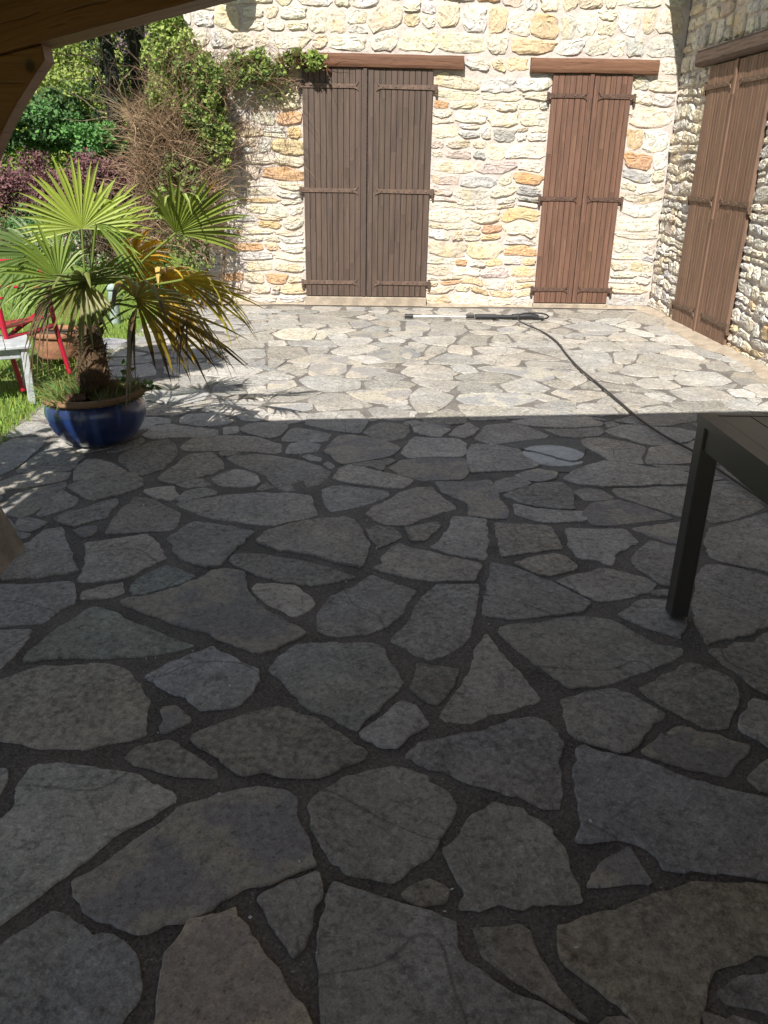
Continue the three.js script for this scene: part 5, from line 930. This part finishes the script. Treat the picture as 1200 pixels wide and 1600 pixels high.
{
  // weeds and a clay shard in the pot
  const top = POT.clone().setY(0.26);
  const weed = (name, label, a0, a1, r0, r1, n, len, c) => { const b = bag(); for (let i = 0; i < n; i++) { const a = R(a0, a1), r = R(r0, r1), q = top.clone().add(new THREE.Vector3(Math.cos(a) * r, -0.01, Math.sin(a) * r)); blade(b, q, new THREE.Vector3(Math.cos(a) * R(0, 0.9) + R(-0.4, 0.4), R(0.5, 1), Math.sin(a) * R(0, 0.9) + R(-0.4, 0.4)).normalize(), R(0.4, 1) * len, R(0.0012, 0.0035), R(0, 0.8), [c[0] * R(0.6, 1.4), c[1] * R(0.7, 1.3), c[2] * R(0.6, 1.2)], 3); } tag(obj(name, unbag(b), foliage), label, 'weeds', null, 'stuff'); };
  weed('pot_grass', 'green and straw coloured weeds in the left side of the blue pot', 1.9, 4.6, 0.05, 0.25, 1500, 0.17, [0.16, 0.21, 0.045]);
  weed('pot_moss', 'low tuft of dry grass in the right side of the blue pot', -1.2, 1.35, 0.05, 0.245, 1500, 0.13, [0.17, 0.17, 0.05]);
  const bl = bag(); for (const [a, l] of [[0.1, 0.16], [0.6, 0.15], [-0.5, 0.15], [1.2, 0.12], [-1, 0.12]]) blade(bl, top.clone().add(new THREE.Vector3(-0.06, 0, 0.09)), new THREE.Vector3(Math.sin(a - 0.2), 1.2, 0.3).normalize(), l, 0.013, 0.3, [0.08, 0.15, 0.03], 5); tag(obj('dandelion_plant', unbag(bl), foliage), 'broad green leaves sprouting in front of the palm trunk', 'plant');
  const sh = bevelBox(0.10, 0.014, 0.075, 0.003); sh.rotateX(0.25); sh.rotateY(0.3); sh.translate(POT.x - 0.055, 0.288, POT.z + 0.165); tag(obj('clay_shard', boxUV(sh, 0.2), mat({ color: col(0.13, 0.055, 0.035), map: clayMap, roughness: 0.85 })), 'flat brown clay shard lying on the front rim of the blue pot', 'shard');
  const sprig = (name, label, p, n, h) => { const b = bag(); for (let i = 0; i < n; i++) { const y = h * R(0.2, 1), q = p.clone().add(new THREE.Vector3(R(-0.03, 0.03), y, R(-0.03, 0.03))); blade(b, q, new THREE.Vector3(R(-1, 1), R(-0.2, 0.6), R(-1, 1)).normalize(), R(0.03, 0.05), 0.011, 0.2, [0.07 * R(0.7, 1.5), 0.16 * R(0.7, 1.3), 0.03], 3); } const g = thing(name, label, 'plant', [0, 0, 0]); obj('leaves', unbag(b), foliage, g); obj('stem', tint(tube([p, p.clone().add(new THREE.Vector3(0.01, h * 0.5, 0)), p.clone().add(new THREE.Vector3(0, h, 0.01))], 0.002, 8, 5).toNonIndexed(), [0.1, 0.1, 0.04]), twigMat, g); };
  sprig('leafy_sprig', 'thin leafy sprig rising from the right rim of the blue pot', top.clone().add(new THREE.Vector3(0.17, 0, -0.02)), 16, 0.16);
  sprig('trailing_sprig', 'small bright green sprig leaning out beyond the right rim of the pot', top.clone().add(new THREE.Vector3(0.29, 0.0, -0.05)), 14, 0.06);
}
// ---------- garden furniture and planters ----------
{
  const red = mat({ color: col(0.33, 0.010, 0.03), roughness: 0.3 });
  const c = thing('red_chair', 'red metal garden chair with slatted seat behind the palm', 'chair', [-2.50, 0, -5.75]); c.rotation.y = -0.3; c.scale.setScalar(1.06);
  const T = (pts, r = 0.016) => tube(pts, r, 18, 8);
  for (const z of [-0.24, 0.24]) { obj('arm_frame', T([[0.36, 0.015, z], [0.30, 0.32, z], [0.27, 0.58, z], [0.22, 0.72, z], [0.0, 0.73, z], [-0.22, 0.71, z]]), red, c); obj('leg', T([[-0.3, 0.015, z], [-0.1, 0.22, z], [0.2, 0.42, z]]), red, c); obj('back_post', T([[-0.12, 0.3, z * 0.9], [-0.26, 0.6, z * 0.9], [-0.38, 0.95, z * 0.9]]), red, c); obj('side_rail', T([[0.32, 0.58, z], [0.05, 0.57, z], [-0.25, 0.56, z]], 0.009), red, c); }
  for (let i = 0; i < 7; i++) { const g = bevelBox(0.052, 0.01, 0.46, 0.003); g.translate(0.28 - i * 0.066, 0.40 - 0.012 * i, 0); obj('seat_slat', g, red, c); }
  for (let i = 0; i < 7; i++) { const g = bevelBox(0.01, 0.052, 0.42, 0.003); g.rotateZ(0.38); g.translate(-0.17 - i * 0.028, 0.42 + i * 0.075, 0); obj('back_slat', g, red, c); }
  obj('front_rail', T([[0.3, 0.34, -0.24], [0.3, 0.33, 0], [0.3, 0.34, 0.24]]), red, c);
  const w = mat({ color: col(0.62, 0.66, 0.68), map: clayMap, roughness: 0.55 }), t = thing('low_white_table', 'low white wooden table on the grass at the left edge', 'table', [-2.41, 0, -5.3]); t.rotation.y = 0.42;
  const box = (n, x0, x1, y0, y1, z0, z1) => { const g = bevelBox(x1 - x0, y1 - y0, z1 - z0, 0.004); g.translate((x0 + x1) / 2, (y0 + y1) / 2, (z0 + z1) / 2); obj(n, boxUV(g, 0.4), w, t); };
  for (let i = 0; i < 4; i++) box('top_board', -0.3 + i * 0.15 + 0.002, -0.3 + (i + 1) * 0.15 - 0.002, 0.335, 0.355, -0.22, 0.22);
  for (const x of [-0.28, 0.235]) for (const z of [-0.2, 0.155]) box('leg', x, x + 0.045, -0.03, 0.334, z, z + 0.045);
  box('apron', -0.23, 0.233, 0.27, 0.334, 0.165, 0.185); box('apron', -0.23, 0.233, 0.27, 0.334, -0.19, -0.17); box('apron', 0.25, 0.27, 0.27, 0.334, -0.153, 0.153);
  const V = (l) => l.map((q) => new THREE.Vector2(...q)), clay = mat({ color: col(0.42, 0.2, 0.11), map: clayMap, bumpMap: barkMap, bumpScale: 0.012, roughness: 0.9 });
  const p = thing('terracotta_planter', 'weathered terracotta planter on the grass behind the palm trunk', 'planter', [-2.33, -0.02, -6.5]); p.scale.setScalar(0.78);
  obj('body', new THREE.LatheGeometry(V([[0, 0], [0.19, 0], [0.215, 0.06], [0.23, 0.16], [0.235, 0.24]]), 28), clay, p); obj('rim', new THREE.LatheGeometry(V([[0.2, 0.235], [0.245, 0.235], [0.26, 0.25], [0.26, 0.285], [0.24, 0.295], [0.205, 0.29], [0.2, 0.235]]), 28), clay, p);
  const so = new THREE.CircleGeometry(0.205, 20); so.rotateX(-Math.PI / 2); so.translate(0, 0.26, 0); obj('soil', so, mat({ color: col(0.05, 0.035, 0.022), roughness: 1 }), p);
  const po = thing('pale_post', 'short pale grey green post on the lawn seen behind the fronds', 'post', [-2.33, -0.04, -8.1]);
  obj('shaft', new THREE.LatheGeometry(V([[0, 0], [0.05, 0], [0.045, 0.3], [0.035, 0.32]]), 16), mat({ color: col(0.42, 0.52, 0.5), map: clayMap, roughness: 0.7 }), po); obj('cap', new THREE.LatheGeometry(V([[0.034, 0.321], [0.055, 0.325], [0.05, 0.36], [0, 0.385]]), 16), mat({ color: col(0.42, 0.52, 0.5), map: clayMap, roughness: 0.7 }), po);
  const fs = new THREE.CylinderGeometry(0.2, 0.22, 0.06, 11, 1); fs.scale(1, 1, 0.7); tag(obj('grass_slab', boxUV(fs, 1), mat({ map: slateMap, bumpMap: slateBump, bumpScale: 0.006, color: col(0.8, 0.8, 0.85), roughness: 0.85 })), 'flat grey slab set in the grass right of the palm trunk', 'slab').position.set(-2.12, 0.0, -6.95);
}
// ---------- grass ----------
{
  rnd = mulberry(31); const b = bag(); blade(b, new THREE.Vector3(0, 0, 0), new THREE.Vector3(0, 1, 0), 1, 0.05, 0.25, [1, 1, 1], 3);
  const N = 30000, g = unbag(b), im = new THREE.InstancedMesh(g, foliage, N), m = new THREE.Matrix4(), q = new THREE.Quaternion(), e = new THREE.Euler(), c = new THREE.Color();
  for (let i = 0; i < N; i++) {
    const z = -(3.4 + Math.pow(rnd(), 1.5) * 10.6), edge = -1.955 - 0.016 * (z + 4.4), x = edge + 0.02 - Math.pow(rnd(), 1.4) * (0.4 * -z + 0.6), tuft = fbm(x * 3, z * 3, 2, 61), h = R(0.03, 0.065) * (0.6 + tuft) * (x > edge - 0.15 ? 1.25 : 1);
    e.set(R(-0.5, 0.5), R(0, 6.28), R(-0.5, 0.5)); q.setFromEuler(e); m.compose(new THREE.Vector3(x, -0.038, z), q, new THREE.Vector3(0.075, h * 1.25, 0.075)); im.setMatrixAt(i, m); const k = R(0.7, 1.3); im.setColorAt(i, c.setRGB(0.21 * k * R(0.8, 1.3), 0.32 * k, 0.04 * k));
  }
  im.name = 'lawn_grass'; im.castShadow = im.receiveShadow = true; tag(im, 'short bright green grass blades along the terrace edge', 'grass', null, 'stuff'); scene.add(im);
}
// ---------- shrubs and trees ----------
function leaves(b, center, rad, n, size, cols, o = {}) {     // leaf-sized folded faces in clumps through an uneven volume
  const clumps = []; const K = o.clumps || 26; for (let i = 0; i < K; i++) { const v = new THREE.Vector3(R(-1, 1), R(-1, 1), R(-1, 1)); if (v.length() > 1) v.normalize().multiplyScalar(R(0.4, 1)); clumps.push([v, R(0.18, 0.42)]); }
  for (let i = 0; i < n; i++) {
    const [cv, cr] = clumps[Math.floor(rnd() * K)], v = new THREE.Vector3(R(-1, 1), R(-1, 1), R(-1, 1)).normalize().multiplyScalar(cr * Math.cbrt(rnd())).add(cv), p = new THREE.Vector3(center.x + v.x * rad[0], center.y + v.y * rad[1], center.z + v.z * rad[2]);
    if (o.minY !== undefined && p.y < o.minY) continue; if (o.maxZ !== undefined && p.z < o.maxZ) p.z = o.maxZ + rnd() * 0.05;
    const d = new THREE.Vector3(R(-1, 1), R(-0.6, 1), R(-1, 1)).normalize(), s = new THREE.Vector3().crossVectors(d, new THREE.Vector3(R(-1, 1), R(-1, 1), R(-1, 1))).normalize(), L = size * R(0.6, 1.35), w = L * (o.asp || 0.34), up = new THREE.Vector3().crossVectors(s, d).multiplyScalar(w * 0.35);
    const A = p, T = p.clone().addScaledVector(d, L), M = p.clone().addScaledVector(d, L * 0.45), B = M.clone().addScaledVector(s, w).add(up), C = M.clone().addScaledVector(s, -w).add(up), c0 = cols[Math.floor(rnd() * cols.length)], k = R(0.7, 1.3), c = [c0[0] * k, c0[1] * k, c0[2] * k];
    for (const q of [A, T, B, A, C, T]) { b.pos.push(q.x, q.y, q.z); b.col.push(...c); }
  }
}
function twigs(b, from, n, len, r, cols, spread, lift = 0.4) {   // thin wandering three-sided twigs
  for (let i = 0; i < n; i++) {
    let p = from(); const d = new THREE.Vector3(R(-1, 1) * spread, R(-0.5, 1) + lift, R(-1, 1) * spread).normalize(), S = 5, L = len * R(0.4, 1.2) / S, c0 = cols[Math.floor(rnd() * cols.length)], k = R(0.7, 1.25), c = [c0[0] * k, c0[1] * k, c0[2] * k];
    let prev = null; for (let j = 0; j <= S; j++) {
      const rr = r * (1 - 0.75 * j / S), ring = []; const a = new THREE.Vector3(1, 0.2, 0.1).cross(d).normalize(), e = new THREE.Vector3().crossVectors(d, a); for (let t = 0; t < 3; t++) ring.push(p.clone().addScaledVector(a, rr * Math.cos(t * 2.094)).addScaledVector(e, rr * Math.sin(t * 2.094)));
      if (prev) for (let t = 0; t < 3; t++) { const u = (t + 1) % 3; for (const q of [prev[t], prev[u], ring[u], prev[t], ring[u], ring[t]]) { b.pos.push(q.x, q.y, q.z); b.col.push(...c); } }
      prev = ring; p = p.clone().addScaledVector(d, L); d.add(new THREE.Vector3(R(-0.4, 0.4), R(-0.45, 0.3), R(-0.4, 0.4))).normalize();
    }
  }
}
rnd = mulberry(717);
{
  // climbing shrub over the corner of the house
  const t = thing('climbing_shrub', 'climbing shrub, leafy green above and twiggy brown below, at the house corner', 'shrub', [0, 0, 0]);
  const b = bag(), G1 = [0.19, 0.28, 0.05], G2 = [0.29, 0.37, 0.075], G3 = [0.11, 0.19, 0.04], o = { clumps: 40, asp: 0.4 };
  const blob = (x, y, z, rx, ry, rz, n, cols, s = 0.042) => leaves(b, at(x, y, z), [rx, ry, rz], n, s, cols, o);
  blob(275, 90, 9.2, 0.26, 0.42, 0.35, 5200, [G1, G2, G2]); blob(315, 150, 8.85, 0.25, 0.32, 0.2, 4200, [G1, G2, G3]); blob(335, 215, 8.8, 0.17, 0.3, 0.16, 1700, [G1, G3, G2]); blob(265, 170, 8.95, 0.25, 0.25, 0.2, 1500, [G1, G2]);
  blob(385, 105, 8.98, 0.30, 0.16, 0.10, 1800, [G1, G2, G3]); blob(455, 92, 8.98, 0.16, 0.06, 0.06, 420, [G1, G2, [0.14, 0.07, 0.02]], 0.05); blob(490, 95, 8.95, 0.09, 0.07, 0.05, 260, [G1, G2], 0.05); blob(430, 130, 9.02, 0.2, 0.22, 0.05, 260, [G2, [0.14, 0.16, 0.06]], 0.035); blob(285, 300, 8.7, 0.36, 0.36, 0.3, 900, [G1, [0.13, 0.15, 0.05]], 0.045); blob(300, 400, 8.7, 0.25, 0.3, 0.2, 350, [G1, [0.13, 0.15, 0.05]], 0.045); blob(285, 130, 9.5, 0.3, 0.6, 0.2, 3400, [G1, G2, G3]);
  obj('foliage', unbag(b), foliage, t);
  const w = bag(), W1 = [0.26, 0.16, 0.10], W2 = [0.34, 0.24, 0.15], W3 = [0.15, 0.10, 0.06], from = (x, y, z, rx, ry, rz) => () => { const c = at(x, y, z); return c.add(new THREE.Vector3(R(-1, 1) * rx, R(-1, 1) * ry, R(-1, 1) * rz)); };
  twigs(w, from(258, 245, 8.9, 0.26, 0.36, 0.25), 1700, 0.5, 0.0035, [W1, W2, W2, W3], 1); twigs(w, from(280, 330, 8.8, 0.42, 0.4, 0.2), 900, 0.45, 0.0035, [W1, W2, W3], 1); twigs(w, from(310, 180, 8.85, 0.4, 0.5, 0.2), 500, 0.5, 0.003, [W1, W3], 1);
  twigs(w, from(420, 200, 9.07, 0.25, 0.35, 0.015), 120, 0.45, 0.0022, [W3, W1], 0.5, -0.2); twigs(w, from(490, 95, 9.03, 0.22, 0.04, 0.01), 26, 0.3, 0.0028, [[0.2, 0.07, 0.03], W3], 1, 0); twigs(w, from(400, 110, 8.99, 0.35, 0.14, 0.06), 160, 0.35, 0.003, [W3, W1], 1, 0);
  obj('twigs', unbag(w), twigMat, t); const st = [-1.62, -1.45, -1.75].map((x, i) => tint(tube([[x, -0.03, -8.95], [x + 0.08, 0.7, -8.9], [x - 0.05, 1.5, -9.0], [x + 0.1, 2.3, -9.0]], 0.018 - 0.003 * i, 20, 6).toNonIndexed(), W3)); obj('stems', st, twigMat, t);
}
function shrub(name, label, cat, c, rad, n, size, cols, o = {}, tw = 0) {
  const t = thing(name, label, cat, [c.x, 0, c.z], o.group), k = new THREE.Vector3(0, c.y, 0), b = bag(); leaves(b, k, rad, n, size, cols, o); obj('foliage', unbag(b), o.mat || foliage, t);
  const w = bag(); twigs(w, () => new THREE.Vector3(R(-0.3, 0.3) * rad[0], (o.base ?? 0) + R(0, 0.4) * rad[1], R(-0.3, 0.3) * rad[2]), tw || 60, rad[1] * 1.6, 0.012, [[0.10, 0.07, 0.045], [0.16, 0.12, 0.08]], 0.6, 0.8); obj('branches', unbag(w), twigMat, t); return t;
}
{
  const P1 = [0.17, 0.065, 0.075], P2 = [0.27, 0.12, 0.125], P3 = [0.09, 0.038, 0.045];
  const hc = at(60, 300, 14.2); const hedge = thing('purple_hedge', 'dark purple leaved hedge across the back of the lawn', 'hedge', [hc.x, 0, hc.z]);
  const b = bag(); for (let i = 0; i < 26; i++) leaves(b, new THREE.Vector3(-3.4 + i * 0.26, R(0.8, 1.0), R(-0.3, 0.3)), [0.5, 0.62, 0.5], 2300, 0.055, [P1, P2, P3, P1], { clumps: 18 }); obj('foliage', unbag(b), foliage, hedge);
  const w = bag(); twigs(w, () => new THREE.Vector3(R(-3.4, 3), -0.03, R(-0.3, 0.3)), 200, 1.4, 0.01, [[0.08, 0.05, 0.045]], 0.4, 1); obj('branches', unbag(w), twigMat, hedge);
  const B1 = [0.09, 0.25, 0.05], B2 = [0.15, 0.34, 0.08], D1 = [0.05, 0.13, 0.03], D2 = [0.085, 0.19, 0.04], Y1 = [0.25, 0.32, 0.055], Y2 = [0.36, 0.42, 0.09], Y3 = [0.17, 0.24, 0.045];
  const G = 'background shrubs and trees';
  const at2 = (x, y, z) => at(x, y, z);
  shrub('bright_shrub', 'bright emerald green shrub rising behind the purple hedge', 'shrub', at2(145, 225, 15.6), [0.5, 0.38, 0.45], 9000, 0.07, [B1, B2, B1], { minY: 0 }, 60);
  shrub('dark_shrub', 'dark green shrub at the left edge beneath the timber brace', 'shrub', at2(45, 200, 16.6), [0.75, 0.5, 0.6], 9000, 0.09, [D1, D2, B1], {}, 60);
  shrub('dark_shrub', 'dark green bush between the brace and the first ivy trunk', 'shrub', at2(80, 185, 17.5), [0.6, 0.45, 0.6], 7000, 0.08, [D2, D1, Y3], {}, 60);
  shrub('twiggy_shrub', 'olive green twiggy shrub left of the ivy covered trunk', 'shrub', at2(128, 165, 18.2), [0.5, 0.5, 0.5], 2600, 0.07, [Y3, D2, Y1], {}, 260);
  shrub('flowering_shrub', 'shrub with pale blossom behind the palm fronds', 'shrub', at2(165, 420, 11.2), [0.9, 0.75, 0.5], 4500, 0.05, [D1, D2, [0.5, 0.42, 0.36]], { minY: 0 }, 90);
  shrub('low_shrub', 'low dark green shrub at the foot of the purple hedge', 'shrub', at2(40, 370, 13.3), [1.3, 0.4, 0.4], 4500, 0.05, [D1, D2, B1], { minY: 0 }, 60);
  shrub('corner_shrub', 'small green shrub at the foot of the house corner', 'shrub', at2(225, 430, 9.6), [0.4, 0.42, 0.35], 2400, 0.05, [D1, D2, B1], { minY: 0 }, 60);
  // trees
  function tree(name, label, base, top, r, crowns, cols, size, bark, ivy) {
    const t = thing(name, label, 'tree', [base.x, base.y, base.z], G), q = top.clone().sub(base), g = tube([[0, -0.2, 0], [q.x * 0.4, q.y * 0.35, q.z * 0.3], [q.x * 0.5 + 0.1, q.y * 0.7, q.z * 0.6], [q.x, q.y, q.z]], r, 26, 10), p = g.attributes.position;
    for (let i = 0; i < p.count; i++) { const k = 1 - 0.55 * clamp(p.getY(i) / q.y, 0, 1) + 0.25 * (fbm(p.getX(i) * 6, p.getY(i) * 3, 2, 5) - 0.5), f = clamp(p.getY(i) / q.y, 0, 1), cx = q.x * f * 0.8, cz = q.z * f * 0.8; p.setX(i, cx + (p.getX(i) - cx) * k); p.setZ(i, cz + (p.getZ(i) - cz) * k); } g.computeVertexNormals(); obj('trunk', g, barkMat(bark), t);
    const w = bag(); twigs(w, () => q.clone().multiplyScalar(R(0.35, 1)), 40, q.y * 0.35, r * 0.09, [[0.07, 0.05, 0.035], [0.2, 0.15, 0.10], [0.05, 0.04, 0.03]], 1, 0.4); obj('limbs', unbag(w), twigMat, t);
    const b = bag(); for (const [c, rad, n] of crowns) leaves(b, c.clone().sub(base), rad, n, size, cols, { clumps: 34 }); obj('crown', unbag(b), foliage, t);
    if (ivy) { const v = bag(); for (let i = 0; i < 9; i++) leaves(v, q.clone().multiplyScalar((i + 0.5) / 9), [r * 1.7, q.y / 11, r * 1.7], 420, 0.06, [[0.014, 0.03, 0.01], [0.02, 0.042, 0.014]], { clumps: 12 }); obj('ivy', unbag(v), foliage, t); }
  }
  const g0 = (x, z) => new THREE.Vector3(x, 0, z);
  { const a = at(183, 250, 16); tree('ivy_tree', 'dark ivy covered trunk leaning behind the garden, left of a thinner one', g0(a.x + 0.1, a.z), at(140, -40, 16.2), 0.17, [[at(120, -80, 16), [1.6, 1.0, 1.2], 2500]], [Y1, Y3], 0.09, [0.03, 0.023, 0.016], true); }
  { const a = at(212, 250, 17.2); tree('ivy_tree', 'dark ivy covered trunk nearest the house corner', g0(a.x, a.z), at(200, -40, 17.4), 0.14, [[at(215, -70, 17.5), [1.4, 0.9, 1.2], 2200]], [Y1, Y3], 0.09, [0.03, 0.023, 0.016], true); }
  { const a = at(225, 250, 19); tree('lilac_tree', 'tree with mauve blossom between the ivy trunk and the house', g0(a.x, a.z), at(222, 0, 19), 0.08, [[at(222, 45, 19), [0.5, 0.6, 0.5], 2600]], [[0.26, 0.16, 0.27], [0.34, 0.22, 0.34], [0.12, 0.14, 0.06]], 0.07, [0.08, 0.06, 0.05]); }
  const back = [[110, 120, 24, 2.0, 1.8, 'yellow green tree above the dark bush at left'], [175, 100, 26, 2.2, 2.4, 'yellow green tree seen between the two ivy trunks'], [235, 60, 27, 2.2, 2.6, 'light green tree behind the mauve blossom'], [60, 70, 28, 2.6, 2.6, 'pale green tree behind the timber brace'], [20, 170, 25, 2.2, 1.8, 'light green tree low at the left edge'], [150, 30, 30, 2.8, 2.6, 'pale green tree beneath the timber beam'], [285, 20, 29, 2.4, 3.2, 'light green tree close beside the house corner'], [200, 190, 22, 1.8, 1.2, 'low yellow green tree behind the ivy trunks'], [130, 180, 21.5, 1.5, 1.0, 'low olive green tree behind the twiggy shrub'], [255, 200, 21, 1.3, 1.6, 'slender green tree behind the climbing shrub']];
  for (const [x, y, z, rx, ry, lab] of back) { const c = at(x, y, z), gy = -0.06 + Math.max(0, z - 19.5) * 0.42 * sstep(z - 19.5, 0, 10); tree('hill_tree', lab, new THREE.Vector3(c.x, Math.min(gy, c.y - ry) - 0.2, c.z), c.clone().add(new THREE.Vector3(0.1, ry * 0.7, 0)), 0.13, [[c, [rx, ry, 1.6], 9000]], [Y1, Y2, Y3, Y1], 0.12, [0.12, 0.09, 0.06]); }
  // a tree outside the frame on the left throws the dappled shade near the pot
  tree('garden_tree', 'small tree left of the canopy post', g0(-2.75, -1.9), new THREE.Vector3(-2.35, 1.7, -2.1), 0.05, [[new THREE.Vector3(-2.3, 1.65, -2.2), [0.36, 0.45, 0.62], 800], [new THREE.Vector3(-2.25, 2.5, -3.85), [0.42, 0.3, 0.6], 4200]], [Y1, Y3], 0.11, [0.1, 0.08, 0.06]);
}
makePalm('fan_palm', 'fan palm on the lawn left of the canopy post', new THREE.Vector3(-2.22, -0.04, -3.25), new THREE.Vector3(-2.2, 0.5, -3.25), [[-0.2, 0.35, 0], [0.25, 0.3, 20], [0.32, 0.05, -30], [0.1, 0.4, 60], [-0.3, 0.1, 10], [0.2, 0.15, 90]].map(([dx, dy, r], i) => [new THREE.Vector3(-2.2 + dx * 0.7, 0.7 + dy, -3.3 + 0.1 * (i % 3)), (60 + 50 * i) * d2r, 0.5, r * d2r, { S: 95 * d2r, R: 0.4, c: GRN, n: 30, droop: 0.1 }]), 0.09, 0.06);
// ---------- petals and crumbs on the paving ----------
{
  rnd = mulberry(5); const b = bag(); for (let i = 0; i < 170; i++) { const z = -(1.1 + 4.6 * Math.pow(rnd(), 1.1)), x = R(-0.55, 0.55) * -z * 0.85 + 0.1; if (x < -1.4 || x > 2.8) continue; const r = R(0.0018, 0.0055), a = R(0, 6.28), p = new THREE.Vector3(x, 0.021, z), u = new THREE.Vector3(Math.cos(a) * r, R(0, 0.003), Math.sin(a) * r), v = new THREE.Vector3(-Math.sin(a) * r * 0.6, R(0, 0.003), Math.cos(a) * r * 0.6), c = rnd() < 0.7 ? [0.7, 0.7, 0.68] : [0.4, 0.36, 0.3]; const P = [p.clone().add(u), p.clone().add(v), p.clone().sub(u), p.clone().sub(v)]; for (const q of [P[0], P[1], P[2], P[0], P[2], P[3]]) { b.pos.push(q.x, q.y, q.z); b.col.push(...c); } }
  tag(obj('fallen_petals', unbag(b), twigMat), 'tiny pale petals and crumbs scattered over the shaded paving', 'petals', null, 'stuff');
}
renderer.render(scene, camera);
